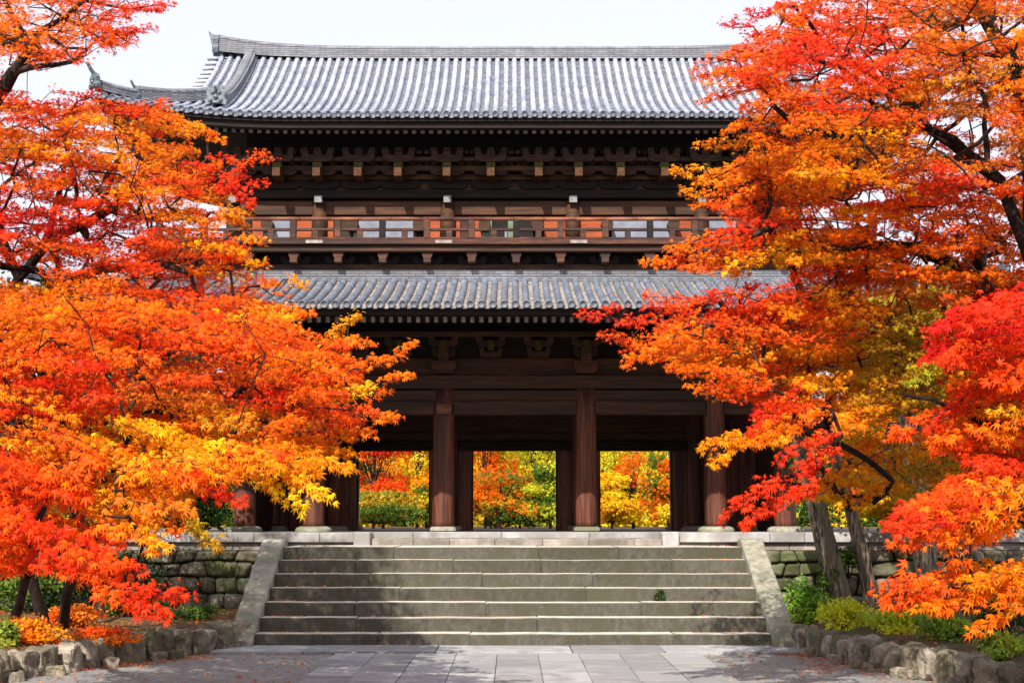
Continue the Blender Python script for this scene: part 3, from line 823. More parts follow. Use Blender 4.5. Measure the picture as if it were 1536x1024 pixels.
gl('corbel_beam', M['wood'], -7.4, 7.4, BY + .50, BY + .66, zb(404.5, BY + .5), zb(396, BY + .5), .012)
gl('corbel_wall', M['black_wood'], -7.3, 7.3, BY + .70, BY + .85, zb(410, BY + .6), zb(366, BY + .6), 0)
for s in (-1, 1):
    gl('side_rail', M['wood_rail'], s * BX - .05, s * BX + .05, BY, 43, zb(330), zb(327.5))
    gl('side_rail', M['wood_rail'], s * BX - .05, s * BX + .05, BY, 43, zb(346), zb(342.5))
    gl('side_floor', M['wood'], s * 7.0, s * BX, BY, 43, zb(367), zb(361.5))

# --- lower roof
LR = empty('lower_roof', (0, 0, 0), G)
LY, LTY = 29.5, 33.0
LH = 10.5; LZ0 = Z(457, LY); LRISE = Z(421, LTY) - LZ0
def lift_l(a): a = max(0, (abs(a) - 5.5) / (LH - 5.5)); return .45 * a ** 2.4
def lo_surf(u, v):
    t = v / (LTY - LY); return (u, LY + v, LZ0 + LRISE * (.8 * t + .2 * t * t) + lift_l(u) * max(0, 1 - t))
def lo_run(u): return LTY - LY if abs(u) <= LH - (LTY - LY) else max(0, LH - abs(u))
TL = .2408; half_l = round(LH / TL) * TL
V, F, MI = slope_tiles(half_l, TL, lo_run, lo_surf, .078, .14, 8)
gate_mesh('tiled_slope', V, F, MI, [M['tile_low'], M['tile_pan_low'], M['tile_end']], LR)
GD = 2 * (38 - LY)   # side slopes of the skirt
def ls_surf(u, v):
    t = v / 3.5; return (-LH + v, 38 - u, LZ0 + LRISE * (.8 * t + .2 * t * t) + .45 * max(0, (abs(u) - 3.5) / 5.0) ** 2.4 * max(0, 1 - t))
def ls_run(u): return min(3.5, max(0, 8.5 - abs(u)))
V, F, MI = slope_tiles(8.5, TL, ls_run, ls_surf, .078, .14, 9)
a_ = gate_mesh('tiled_slope', V, F, MI, [M['tile_low'], M['tile_pan_low'], M['tile_end']], LR)
b_ = a_.copy(); C.objects.link(b_); b_.parent = LR; b_.name = 'tiled_slope'; b_.rotation_euler.z = math.pi
bm = bmesh.new(); vs = [bm.verts.new(p) for p in ((-10.4, 46.4, LZ0), (10.4, 46.4, LZ0), (7, 42.8, LZ0 + LRISE), (-7, 42.8, LZ0 + LRISE))]; bm.faces.new(vs); gp('tiled_slope', bm, M['tile_low'], LR)
# stacked tile band where the roof meets the wall
pth = [(-7.15 + 14.3 * i / 20, LTY + .08, Z(422.5, LTY) - .02) for i in range(21)]
bm = bmesh.new(); sweep(bm, pth, .34, Z(407.5, LTY) - Z(422.5, LTY), .26, .06); fix(bm); gp('stacked_tile_band', bm, M['ridge'], LR)
for s in (-1, 1):
    pth = []
    for i in range(20):
        f = i / 19; d = 3.4 * (1 - f) + .03; x = LH - d; y = LY + d
        pth.append((s * x, y, lo_surf(x, d)[2] + .02 + .12 * f ** 3))
    bm = bmesh.new(); sweep(bm, pth, .32, .22, .24, .09); fix(bm); gp('corner_ridge', bm, M['ridge'], LR)
    e = pth[-1]; onigawara(.7, (e[0] + s * .05, e[1] - .05, e[2] + .02), s * R(45), LR, .95)
yl = 30.15
eave_timber(LR, LH - .15, LY, LZ0, lift_l, yl, Z(483.5, yl), Z(475, yl), .1975, 34.0, (-4.75, 3.1), .085, fh=.42, slope=.16)
# dark ceiling of the passage and side rooms
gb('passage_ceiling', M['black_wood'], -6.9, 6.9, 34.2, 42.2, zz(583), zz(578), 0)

# --- middle row: door frames, boards
zm = lambda y: Z(y, 38)
for k, (a, b) in enumerate(zip(edges[:-1], edges[1:])):
    if abs(a + b) > 11: # outermost bays closed with boards
        gb('board_wall', M['wood'], a + .1, b - .1, 37.95, 38.05, FLOOR, zz(583), 0)
        bm = bmesh.new(); n = 5
        for i in range(n):
            x0 = a + .2 + (b - a - .4) * i / n; x1 = a + .2 + (b - a - .4) * (i + 1) / n
            box(bm, x0 + .008, x1 - .008, 37.88, 37.95, FLOOR + .02, zz(583))
        gp('wall_boards', bm, M['wood_red'], bevel=.006)
        continue
    gb('lintel_board', M['wood'], a + .2, b - .2, 37.86, 38.0, zm(648.5), zm(622), .012)
    gb('lintel_board', M['wood'], a + .2, b - .2, 37.84, 38.0, zm(661.5), zm(649.3), .012)
    gb('door_head', M['black_wood'], a + .2, b - .2, 37.72, 38.2, zm(676), zm(662), .012)
    gb('upper_wall', M['black_wood'], a + .1, b - .1, 38.02, 38.1, zm(661), zz(560), 0)
    oa, ob = a + .265, b - .265
    px_in = .345
    for (x0, x1, s) in ((oa - .06, oa + px_in - .05, 1), (ob - px_in + .05, ob + .06, -1)):
        gb('door_jamb', M['wood_red'], x0, x1, 37.80, 38.14, FLOOR, zm(676), .012)
        xx = (x1 if s > 0 else x0)
        gb('door_post', M['wood'], xx - .045, xx + .045, 38.14, 38.5, FLOOR, zm(672), .01)
    gb('door_leaf', M['wood'], oa - .05, oa + .03, 38.2, 39.6, FLOOR + .03, zm(676), .01)
    gb('door_leaf', M['wood'], ob - .03, ob + .05, 38.2, 39.6, FLOOR + .03, zm(676), .01)
# side walls front to back at the second and outer columns
for s in (-1, 1):
    for cx in (4.87, ):
        gb('side_wall', M['wood'], s * cx - .05, s * cx + .05, 38.2, 41.0, FLOOR, zz(583), 0)
    gb('side_wall', M['wood'], s * 6.55 - .05, s * 6.55 + .05, 34.2, 41.0, FLOOR, zz(583), 0)
    gb('board_wall', M['wood'], s * 4.95, s * 6.5, 41.15, 41.25, FLOOR, zz(583), 0)

exec_foliage = True
# ================================================================== foliage tools
RED=(.82,.040,.006); CRIM=(.74,.016,.009); RO=(.90,.095,.004); OR=(.93,.185,.003); YO=(.94,.305,.004); YE=(.95,.46,.008)
OL=(.50,.31,.015); GYE=(.92,.62,.02); GYG=(.62,.62,.03); GR=(.10,.17,.02); DG=(.03,.065,.014); YG=(.50,.52,.03); DO=(.66,.17,.012); LG=(.24,.36,.03)

# maple leaf: five pointed lobes, base at origin, pointing along +x; slightly cupped
def maple_template(lobes=5):
    ang = [-80, -40, 0, 40, 80] if lobes == 5 else [-55, 0, 55]
    ln = [.50, .78, .92, .78, .50] if lobes == 5 else [.65, .95, .65]
    V = [(0.10, 0, 0)]
    c = np.array([.10, 0.])
    no = .30 if lobes == 5 else .30
    n = len(ang)
    def pt(a, r, z): a = math.radians(a); V.append((c[0] + r * math.cos(a), r * math.sin(a), z))
    pt(ang[0] - 40, .16, -.02)
    for i in range(n):
        pt(ang[i], ln[i], -.26 * ln[i])
        pt(ang[i] + (ang[1] - ang[0]) / 2 if i < n - 1 else ang[i] + 40, no if i < n - 1 else .16, .04)
    F = []
    for i in range(n):
        F.append((0, 1 + 2 * i, 2 + 2 * i, 3 + 2 * i))
    return np.array(V, dtype=np.float32), np.array(F, dtype=np.int32)
T5, T3 = maple_template(5), maple_template(3)
TQ = (np.array([(0, 0, 0), (.45, -.3, -.03), (1, 0, -.12), (.45, .3, -.03)], dtype=np.float32), np.array([(0, 1, 2, 3)], dtype=np.int32))

def nrm(a): return a / (np.linalg.norm(a, axis=-1, keepdims=True) + 1e-9)
def leaves_mesh(name, pos, axis, normal, size, col, tmpl):
    tv, tf = tmpl; n = len(pos); k = len(tv)
    ax = nrm(axis); nn = normal - ax * np.sum(normal * ax, axis=1, keepdims=True); nn = nrm(nn); sd = np.cross(nn, ax)
    V = pos[:, None, :] + size[:, None, None] * (tv[None, :, 0, None] * ax[:, None, :] + tv[None, :, 1, None] * sd[:, None, :] + tv[None, :, 2, None] * nn[:, None, :])
    F = (tf[None] + (np.arange(n) * k)[:, None, None]).reshape(-1, 4)
    me = mesh_np(name, V.reshape(-1, 3), F)
    at = me.color_attributes.new('leaf_colour', 'FLOAT_COLOR', 'POINT')
    cc = np.ones((n, k, 4), dtype=np.float32); cc[:, :, :3] = np.clip(col, 0, .95)[:, None, :]
    at.data.foreach_set('color', cc.ravel())
    return me

class Tubes:
    def __init__(s): s.V = []; s.F = []; s.n = 0
    def add(s, pts, rad, k=5):
        pts = np.asarray(pts, dtype=np.float64); m = len(pts)
        t = np.gradient(pts, axis=0); t = nrm(t)
        ref = np.array([0, 0, 1.]) if abs(t[0][2]) < .8 else np.array([1., 0, 0])
        u = nrm(np.cross(t, ref)); v = np.cross(t, u)
        a = np.arange(k) * 2 * math.pi / k
        rad = np.asarray(rad)
        ring = pts[:, None, :] + rad[:, None, None] * (np.cos(a)[None, :, None] * u[:, None, :] + np.sin(a)[None, :, None] * v[:, None, :])
        s.V.append(ring.reshape(-1, 3))
        i = np.arange(m - 1)[:, None] * k; j = np.arange(k)[None, :]; j2 = (j + 1) % k
        s.F.append((np.stack([i + j, i + j2, i + k + j2, i + k + j], axis=-1).reshape(-1, 4)) + s.n); s.n += m * k
    def mesh(s, name): return mesh_np(name, np.concatenate(s.V), np.concatenate(s.F), smooth=True)

def trunk_mesh(pts, rad, k=18, seed=0, sub=7, rough=.10):
    """gnarled trunk along a polyline, flared at its foot"""
    pts = [Vector(p) for p in pts]; P_ = []; R_ = []
    for i in range(len(pts) - 1):
        p0 = pts[max(0, i - 1)]; p1 = pts[i]; p2 = pts[i + 1]; p3 = pts[min(len(pts) - 1, i + 2)]
        for s in range(sub):
            t = s / sub
            P_.append(.5 * ((2 * p1) + (p2 - p0) * t + (2 * p0 - 5 * p1 + 4 * p2 - p3) * t * t + (3 * p1 - p0 - 3 * p2 + p3) * t ** 3)); R_.append(rad[i] * (1 - t) + rad[i + 1] * t)
    P_.append(pts[-1]); R_.append(rad[-1])
    V = []; F = []; n = len(P_)
    for i in range(n):
        t = (P_[min(n - 1, i + 1)] - P_[max(0, i - 1)]).normalized(); ref = Vector((0, 1, 0)); u = t.cross(ref).normalized(); v = t.cross(u)
        fl = 1 + .30 * max(0, 1 - i / (sub * .8)) ** 2
        for j in range(k):
            a = 2 * math.pi * j / k
            q = 1 + rough * noise.noise(Vector((math.cos(a) * 2.2, math.sin(a) * 2.2, i * .16 + seed * 9))) * 2 + rough * .5 * math.sin(a * 5 + seed + i * .1)
            if fl > 1.01: q *= 1 + (fl - 1) * (.6 + .5 * math.sin(a * 3 + seed))
            V.append((P_[i] + (u * math.cos(a) + v * math.sin(a)) * R_[i] * q)[:])
    for i in range(n - 1):
        for j in range(k): F.append((i * k + j, i * k + (j + 1) % k, (i + 1) * k + (j + 1) % k, (i + 1) * k + j))
    return mesh_np('trunk', V, F, smooth=True), P_, R_

def inpoly(x, y, poly):
    c = np.zeros(len(x), bool); n = len(poly)
    for i in range(n):
        x1, y1 = poly[i]; x2, y2 = poly[(i + 1) % n]
        cond = ((y1 > y) != (y2 > y)) & (x < (x2 - x1) * (y - y1) / (y2 - y1 + 1e-9) + x1)
        c ^= cond
    return c
LCOUNT = [0]
def vis3(v): return np.array(v[:], dtype=np.float64)

def build_tree(name, label, limbs, sprays, leaf=.062, group='maples in autumn colour', cat='maple tree', trunks=None, barkm='bark_dark', tmpl=T5, per=70, out=(0, -1, .9), leafm='leaf', trunkm=None, pale=0.0, tw=.0042, seed=1, sprayw=.44, droop=.17):
    """limbs: polylines [(p, r)...] in world space; sprays: list of (tip, dir, length, colour, leaf scale)."""
    g = np.random.default_rng(seed)
    base = trunks[0][0][0] if trunks else limbs[0][0][0]
    root = empty(name, base)
    tag(root, label, cat, group)
    off = np.array(base[:])
    for tr in trunks or []:
        me, P_, R_ = trunk_mesh([p for p in tr[0]], tr[1], seed=seed)
        o = link('trunk', me, M[trunkm or barkm], root, loc=tuple(-off))
    # node set
    nodes = []; parent = []; fixr = []
    def addpoly(pts, rads):
        last = -1
        for i in range(len(pts) - 1):
            a, b = np.array(pts[i][:]), np.array(pts[i + 1][:]); L = np.linalg.norm(b - a); m = max(2, int(L / .18))
            for k in range(m):
                f = k / m
                if i and k == 0: pass
                nodes.append(a * (1 - f) + b * f + g.normal(0, .012, 3)); parent.append(last); last = len(nodes) - 1; fixr.append(rads[i] * (1 - f) + rads[i + 1] * f)
        nodes.append(np.array(pts[-1][:])); parent.append(last); fixr.append(rads[-1])
    for pts, rads in limbs: addpoly(pts, rads)
    nlimb = len(nodes)
    N = np.array(nodes)
    sp = sprays
    basep = np.array([vis3(Vector(s[0]) - Vector(s[1]) * s[2]) for s in sp])
    dist = np.array([np.min(np.linalg.norm(N - b, axis=1)) for b in basep])
    order = np.argsort(dist)
    count = [0] * len(nodes)
    for i in order:
        b = basep[i]; d = np.array(sp[i][1][:])
        arr = np.array(nodes)
        rel = b - arr; dd = np.linalg.norm(rel, axis=1)
        cosv = (rel @ d) / (dd + 1e-6)
        cost = dd * (1.35 - .55 * cosv)
        j = int(np.argmin(cost)); L = dd[j]
        m = max(1, int(L / .16)); last = j
        a = arr[j]; mid = (a + b) / 2 + g.normal(0, .09 * min(L, 1.5), 3) + np.array([0, 0, -.08 * L * (1 if g.random() < .5 else -1)])
        for k in range(1, m + 1):
            f = k / m; p = a * (1 - f) ** 2 + 2 * mid * f * (1 - f) + b * f * f
            nodes.append(p); parent.append(last); last = len(nodes) - 1; count.append(0); fixr.append(0)
        q = last
        while q >= 0: count[q] += 1; q = parent[q]
    # draw tubes: chains between branch points
    tb = Tubes(); tl = Tubes(); nodes = np.array(nodes)
    nch = [0] * len(nodes); 
    for p in parent:
        if p >= 0: nch[p] += 1
    kids = {}
    for i, p in enumerate(parent): kids.setdefault(p, []).append(i)
    def rad(i): return max(fixr[i], tw * max(1, count[i]) ** .55)
    started = set()
    for i in range(len(nodes)):
        p = parent[i]
        if p >= 0:
            ks = kids[p]
            # the heaviest child continues its parent's chain
            if max(ks, key=lambda c: (fixr[c] > 0, count[c])) == i and parent[p] != -2 and p not in started and parent[p] >= 0: continue
        chain = ([p] if p >= 0 else []) + [i]; cur = i
        while cur in kids:
            nx = max(kids[cur], key=lambda c: (fixr[c] > 0, count[c])); chain.append(nx); cur = nx
        if len(chain) < 2: continue
        rr = [rad(c) for c in chain]
        if p >= 0: rr[0] = min(rr[0], rr[1] * 1.1)
        tb.add(nodes[chain], rr, 6 if max(rr) > .02 else 4)
    # leaves
    PS, AX, NN, SZ, CO = [], [], [], [], []
    outv = nrm(np.array(out, dtype=float))
    for (tip, d, L, col, ls) in sp:
        tip = vis3(tip); d = vis3(d); b = tip - d * L
        n = int(per * 1.55 * g.uniform(.75, 1.25) * (L / .55) / max(.6, ls) ** .5)
        up = nrm(np.array([g.normal(0, .15), -.28 + g.normal(0, .16), 1.0])); w = nrm(np.cross(d, up)); up2 = np.cross(w, d)
        K = 9; t = (g.integers(0, K + 1, n) / K); prof = np.sin(np.pi * np.clip(t * .80 + .17, 0, 1)) ** .8 * (1 - .35 * t)
        side = np.where(g.random(n) < .5, -1., 1.); r = g.random(n) ** .75
        W = L * sprayw
        ang = .62
        sidev = d[None] * .75 + w[None] * (side * .68)[:, None]
        stem = (g.random(n) < .22)
        r = np.where(stem, 0.03, r)
        pos = b[None] + d[None] * (L * t)[:, None] + sidev * (W * prof * r)[:, None]
        dr = droop * L * (t ** 2 * .6 + (r * prof * sprayw * 1.6) ** 2)
        pos[:, 2] -= dr
        pos += g.normal(0, .017, (n, 3)) + up2[None] * (g.random(n) * .05)[:, None]
        ax = sidev * 1.0 + g.normal(0, .45, (n, 3)); ax[:, 2] -= .55
        nn = outv[None] * .95 + up2[None] * .4 + g.normal(0, .48, (n, 3))
        c = np.array(col)[None] * g.uniform(.66, 1.12, (n, 1))
        # hue drift leaf to leaf, some turning yellower or redder
        hv = g.normal(0, .13, n) + g.normal(0, .06)
        c = c * np.stack([1 + .15 * hv, 1 + 1.6 * hv, 1 + .4 * hv], 1)
        brown = g.random(n) < .03; c[brown] *= np.array([.45, .5, .9])
        PS.append(pos); AX.append(ax); NN.append(nn); SZ.append(leaf * .84 * ls * g.uniform(.42, 1.32, n)); CO.append(c)
        # spray rachis and side twigs
        tt = np.linspace(0, 1, 6); ra = b[None] + d[None] * (L * tt)[:, None]; ra[:, 2] -= droop * L * tt ** 2 * .6
        tb.add(ra, np.linspace(tw, tw * .4, 6), 3)
        for q in range(2, K, 2):
            tq = q / K; pq = math.sin(math.pi * min(1, tq * .8 + .17)) ** .8 * (1 - .35 * tq)
            s0 = b + d * L * tq; s0[2] -= droop * L * tq ** 2 * .6
            sg = 1 if (q // 2) % 2 else -1
            e = s0 + (d * .75 + w * sg * .68) * W * pq; e[2] -= droop * L * (pq * sprayw * 1.6) ** 2
            tb.add(np.array([s0, (s0 + e) / 2 + np.array([0, 0, .01]), e]), [tw * .7, tw * .5, tw * .3], 3)
    me = leaves_mesh('crown', np.concatenate(PS) - off, np.concatenate(AX), np.concatenate(NN), np.concatenate(SZ), np.concatenate(CO), tmpl)
    link('crown', me, M[leafm], root)
    LCOUNT[0] += sum(len(x) for x in PS)
    me = tb.mesh('limbs'); me.transform(Matrix.Translation(Vector(-off)))
    link('limbs', me, M[barkm] if not pale else M['twig_pale'], root)
    return root

def pick_colour(g, x, y, blobs, jit=30):
    x += g.normal(0, jit); y += g.normal(0, jit * .8)
    ws = [math.exp(-((b[0] - x) ** 2 + (1.6 * (b[1] - y)) ** 2) / (.62 * b[2] ** 2)) + 1e-9 for b in blobs]; t = sum(ws)
    c = [sum(w_ * b[3][k] for w_, b in zip(ws, blobs)) / t for k in range(3)]
    m = 1 + g.normal(0, .16); return (c[0], c[1] * m, c[2] * m)
def fill(g, poly, n, Y0, Y1, flow, blobs, L=(.38, .75), ls=(.85, 1.15), spread=.35, pitch=0.0, depthfn=None):
    xs = [p[0] for p in poly]; ys = [p[1] for p in poly]; out = []
    while len(out) < n:
        x = g.uniform(min(xs), max(xs), 64); y = g.uniform(min(ys), max(ys), 64); ok = inpoly(x, y, poly)
        for a, b in zip(x[ok], y[ok]):
            if len(out) >= n: break
            Y = g.uniform(Y0, Y1) if depthfn is None else depthfn(a, b, g)
            tip = P(a, b, Y)
            d = Vector((flow[0] + g.normal(0, spread), flow[1] + g.normal(0, .55), flow[2] + g.normal(0, .11))).normalized()
            out.append((tip, d, g.uniform(*L) * 1.12, pick_colour(g, a, b, blobs), g.uniform(*ls)))
    return out
def hero(g, lst, ls=1.0):
    """chains of sprays along an outstretched branch: (x0,y0,x1,y1,Y,colour,thickness px)"""
    out = []
    for (x0, y0, x1, y1, Y, col, th) in lst:
        a, b = P(x0, y0, Y + .35), P(x1, y1, Y); ax = (b - a); T = ax.length; ax.normalize()
        n = max(3, int(T / .11)); cols = col if isinstance(col, list) else [col]
        for i in range(n + 1):
            f = i / n; wth = th * (1 - .75 * f) * Y / FPX
            p = a + ax * (T * f) + Vector((0, g.normal(0, .18) * (1 - f), g.normal(0, .45) * wth))
            sgn = g.choice([-1, 1])
            d = (ax + Vector((0, sgn * g.uniform(0, .7) * (1 - f * .8), g.normal(0, .22) * (1 - .6 * f)))).normalized()
            out.append((p, d, g.uniform(.22, .36) * (1 - .35 * f), cols[min(len(cols) - 1, int(f * len(cols) + g.normal(0, .35)) if f * len(cols) > .5 else 0)], ls * g.uniform(.85, 1.1)))
        
    return out
def PL(pts): return ([P(x, y, Y) for x, y, Y, r in pts], [r for x, y, Y, r in pts])

# ---- gate-left maples -------------------------------------------------------
g = np.random.default_rng(5)
# (1) tall maple, top left corner
blobsT = [(40,20,60,OR),(120,30,60,OR),(220,20,50,RED),(60,70,60,OR),(170,60,50,RO),(20,120,50,OR),(250,8,40,RED),(100,90,40,RO),(180,10,50,RO)]
poly = [(-40,-60),(262,-60),(262,6),(215,30),(205,48),(150,58),(120,78),(80,92),(52,112),(30,140),(-40,150)]
sp = fill(g, poly, 120, 11.5, 14.5, (.8, -.2, .10), blobsT, L=(.3, .55), ls=(.75, .95))
sp += hero(g, [(150,10,262,8,12.5,RED,24),(150,45,235,40,12.5,[RO,RED],22),(120,60,205,68,12.6,[OR,RO],20),(60,80,130,92,12.4,RO,16)], .8)
build_tree('maple_tree', 'tall orange and red maple at the top left corner, bare dark limb below its leaves', [
    PL([(-140,420,13.5,.13),(-60,260,13.2,.10),(-10,150,13,.08),(20,108,12.9,.06)]),
    PL([(20,108,12.9,.05),(45,75,12.8,.035),(62,45,12.7,.028),(120,5,12.6,.02),(190,-40,12.6,.014)]),
    PL([(20,108,12.9,.035),(70,98,12.8,.025),(110,92,12.7,.02),(132,75,12.7,.012)]),
    PL([(45,75,12.8,.03),(20,30,12.9,.025),(-10,-30,13,.02)]),
    PL([(62,45,12.7,.02),(100,72,12.6,.016),(132,74,12.6,.01)])], sp,
    trunks=[([P(-210,960,14.5), P(-190,760,14.2), P(-165,560,13.8), P(-140,420,13.5)], [.2,.17,.15,.13])], leaf=.060, per=52, seed=21)

# (2) main left maple (upper half of the left mass)
blobsA = [(160,360,60,RED),(250,400,60,RO),(90,300,60,RED),(30,150,55,RED),(60,180,45,OR),(20,200,45,YO),(150,160,50,RO),(200,150,40,RED),(250,190,50,OR),(290,190,40,YO),(120,215,55,YO),(200,220,55,YO),(250,240,40,OR),(320,245,40,RED),(380,240,50,RO),
    (60,240,40,OR),(30,280,60,RED),(110,270,60,RED),(190,280,40,RO),(250,280,40,YO),(300,290,40,OR),(60,330,60,CRIM),(130,330,60,RED),(200,320,50,RO),(270,310,40,YO),(330,330,40,RO),(40,380,50,RO),(120,400,50,OR),
    (200,370,60,RED),(280,370,60,RO),(350,350,40,OR),(385,370,30,YO),(310,420,60,RO),(230,420,60,RO),(390,400,30,YO),(170,440,50,OR),(60,430,50,DO),(360,440,50,RO),(420,440,40,OR)]
polyA = [(-40,135),(20,128),(60,150),(85,148),(130,150),(175,150),(225,155),(310,186),(318,205),(290,215),(300,235),(345,240),(350,262),(320,290),(300,305),(345,330),(350,345),(375,372),(365,395),(395,410),(400,440),(440,455),(430,480),(380,500),(300,480),(180,480),(160,440),(95,430),(60,440),(-40,450)]
gapA = [(28,400),(60,392),(90,396),(128,410),(125,428),(20,426)]
sp = fill(g, polyA, 430, 12.0, 16.5, (.85, -.25, .05), blobsA, L=(.35, .65), ls=(.75, 1.0))
def project(p): 
    v = Vector(p) - Vector((0, 0, EYE)); zc = v.dot(_F); return CX + FPX * v.x / zc, CY - FPX * v.dot(_U) / zc
sp = [s for s in sp if not inpoly(np.array([project(s[0])[0]]), np.array([project(s[0])[1]]), gapA)[0]]
sp += hero(g, [(290,262,412,232,12.6,[OR,RED,RO],34),(290,285,400,268,12.6,[OR,RED],30),(310,262,378,298,12.5,RED,22),(240,180,333,205,12.8,[OR,YO,OR],30),(200,165,250,155,12.8,RO,22),(260,300,345,300,12.8,YO,26),
    (300,330,372,322,12.6,[RO,YO],24),(320,372,398,360,12.4,[RO,YO],26),(330,395,400,395,12.4,[OR,YO],22),(370,430,462,425,12.2,[RO,OR,YO],34),(350,330,330,315,12.4,YO,18),(100,180,150,135,13,RED,26)], .85)
build_tree('maple_tree', 'big red and orange maple overlapping the left end of the temple gate roofs', [
    PL([(20,640,15.5,.075),(-10,500,15.2,.07),(30,420,15,.06),(70,360,14.8,.055),(140,330,14.5,.04),(200,290,14,.028),(260,270,13.6,.02),(330,255,13,.012)]),
    PL([(30,420,15,.05),(-10,330,15,.045),(-40,200,15,.035)]),
    PL([(70,360,14.8,.04),(90,270,14.7,.028),(110,200,14.4,.02)]),
    PL([(82,436,15,.045),(88,395,15,.035),(70,350,15,.025)]),
    PL([(82,436,15,.04),(60,410,14.7,.026),(35,402,14.5,.018),(5,400,14.3,.014)]),
    PL([(140,330,14.5,.025),(180,240,14.2,.016),(170,190,14,.01)]),
    PL([(82,436,15,.04),(140,405,14.4,.028),(220,400,14,.02),(320,380,13.4,.012)])], sp,
    trunks=[([P(66,938,17.6), P(38,820,17), P(30,720,16.2), P(20,640,15.5)], [.07,.065,.06,.058]), ([P(20,640,15.5), P(50,520,15.2), P(82,436,15)], [.07,.06,.045])], leaf=.056, per=76, seed=22)

# (3) lower-left maple reaching in to (625,520)
blobsB = [(40,470,50,OR),(120,480,45,YO),(130,570,70,RED),(60,530,60,RO),(250,560,60,RED),(390,530,60,RO),(330,600,50,RED),(460,600,50,RED),(180,630,45,RO),(420,670,40,RO),(200,490,50,OR),(30,540,60,RO),(120,540,60,OR),(200,540,40,RED),(250,520,40,RED),(300,500,50,RO),(360,470,50,RO),(420,470,50,OR),(455,455,30,YO),(350,520,50,RO),(420,520,60,RO),
    (500,470,40,YE),(475,500,35,RO),(540,520,50,OR),(600,520,40,OR),(500,540,40,YO),(560,570,50,YO),(470,560,50,RO),(60,600,60,RED),(150,600,60,RO),(230,590,50,RED),(300,580,50,OL),(350,590,50,OR),(420,600,50,RO),(500,610,50,RED),(560,600,40,RO),
    (590,625,40,OR),(40,660,60,OR),(120,650,50,YO),(200,640,50,RO),(270,650,40,YO),(350,650,50,YE),(430,640,40,OL),(480,650,40,OR),(530,670,40,OR)]
polyB = [(-40,440),(60,440),(160,440),(290,450),(400,440),(448,452),(455,490),(520,500),(560,520),(560,545),(540,560),(540,585),(500,592),(540,615),(540,635),(500,650),(490,672),(500,690),(440,700),(-40,690)]
sp = fill(g, polyB, 440, 10.5, 15.0, (.9, -.3, .0), blobsB, L=(.35, .7), ls=(.8, 1.1))
sp += hero(g, [(440,560,543,463,11.6,[RO,YE,YE],34),(400,500,470,470,11.8,[RO,OR],30),(470,575,625,520,11.2,[RO,RO,OR],34),(480,600,617,565,11.2,[YO,YE,OR],28),(470,620,598,628,11.0,[RO,RO,OR],30),(430,600,520,590,11.2,[RED,RO],26),(450,545,560,510,11.4,[RO,OR],26),(440,660,538,684,11.2,[OR,YO],28),(480,660,560,650,11.2,[OR,OR],20)], .95)
build_tree('maple_tree', 'spreading red and orange maple whose left branches reach across the gate columns', [
    PL([(130,835,15,.05),(150,790,14.6,.045),(180,740,14.3,.06),(240,680,13.6,.04),(300,640,13,.025),(380,570,12.4,.016),(440,530,12,.010)]),
    PL([(130,830,15,.05),(100,700,15,.045),(60,600,15,.035),(30,520,14.8,.025)]),
    PL([(180,740,14.3,.04),(200,620,14.2,.03),(240,540,13.8,.02),(320,480,13.2,.012)]),
    PL([(240,680,13.6,.03),(340,660,12.6,.018),(440,610,12,.012),(500,580,11.6,.008)]),
    PL([(100,700,15,.04),(170,620,14.4,.028),(220,500,14,.02)])], sp,
    trunks=[([P(94,938,17.6), P(104,880,16.4), P(130,830,15)], [.062,.056,.05])], leaf=.061, per=74, seed=23)

# (4) low near maple, bottom left, bigger leaves
blobsC = [(30,700,50,RO),(100,700,50,RO),(330,700,30,RO),(190,745,35,OR),(90,760,50,RO),(160,720,50,YO),(230,700,45,YE),(270,730,30,RO),(300,710,50,YO),(370,700,50,YO),(440,700,50,YO),(60,760,50,RED),(130,770,50,OR),(200,760,50,YO),(250,770,40,OR),(40,800,50,RO),(100,830,50,RO),(150,820,50,RED),(200,820,40,OR),
    (330,740,40,RED),(290,740,40,OR),(270,790,40,OL),(230,880,50,RED),(180,880,50,RO),(60,860,40,RO),(450,740,40,YE),(400,720,40,YO)]
polyC = [(-40,680),(120,680),(300,670),(500,675),(500,705),(455,712),(380,712),(340,720),(300,745),(280,775),(210,790),(170,830),(120,835),(70,850),(-40,845)]
sp = fill(g, polyC, 185, 9.6, 12.8, (.9, -.3, -.12), blobsC, L=(.3, .55), ls=(.9, 1.25))
sp += hero(g, [(370,690,495,742,10.0,[YO,YE],26),(360,705,455,765,10.0,[YO,YE],24),(270,715,362,748,9.8,[OR,RED],28),(240,770,325,818,9.8,[OR,OL],24),(130,860,292,890,9.2,[RO,RO,RED],42),(150,870,250,932,9.2,[RO,RED],34),(60,810,190,850,9.4,[RED,RO],30),(10,790,110,855,9.4,[RO,RED],30),(180,790,250,830,9.6,[OR,YO],22),(400,680,530,705,10.2,[OR,YO],26)], 1.0)
build_tree('maple_tree', 'low maple with large red and yellow leaves hanging over the left rock edging', [
    PL([(40,860,16,.05),(30,800,14.2,.045),(60,730,12.2,.05),(130,700,11.8,.035),(230,700,11.2,.022),(330,690,10.8,.014),(420,700,10.5,.009)]),
    PL([(20,800,12.6,.05),(90,800,11.6,.03),(140,850,10.6,.018),(200,870,9.8,.010)]),
    PL([(60,730,12.2,.03),(0,700,12,.025),(-30,690,12,.02)])], sp,
    trunks=[([P(10,960,16.4), P(28,910,16.3), P(40,860,16)], [.06,.055,.05])], leaf=.072, per=50, seed=24)
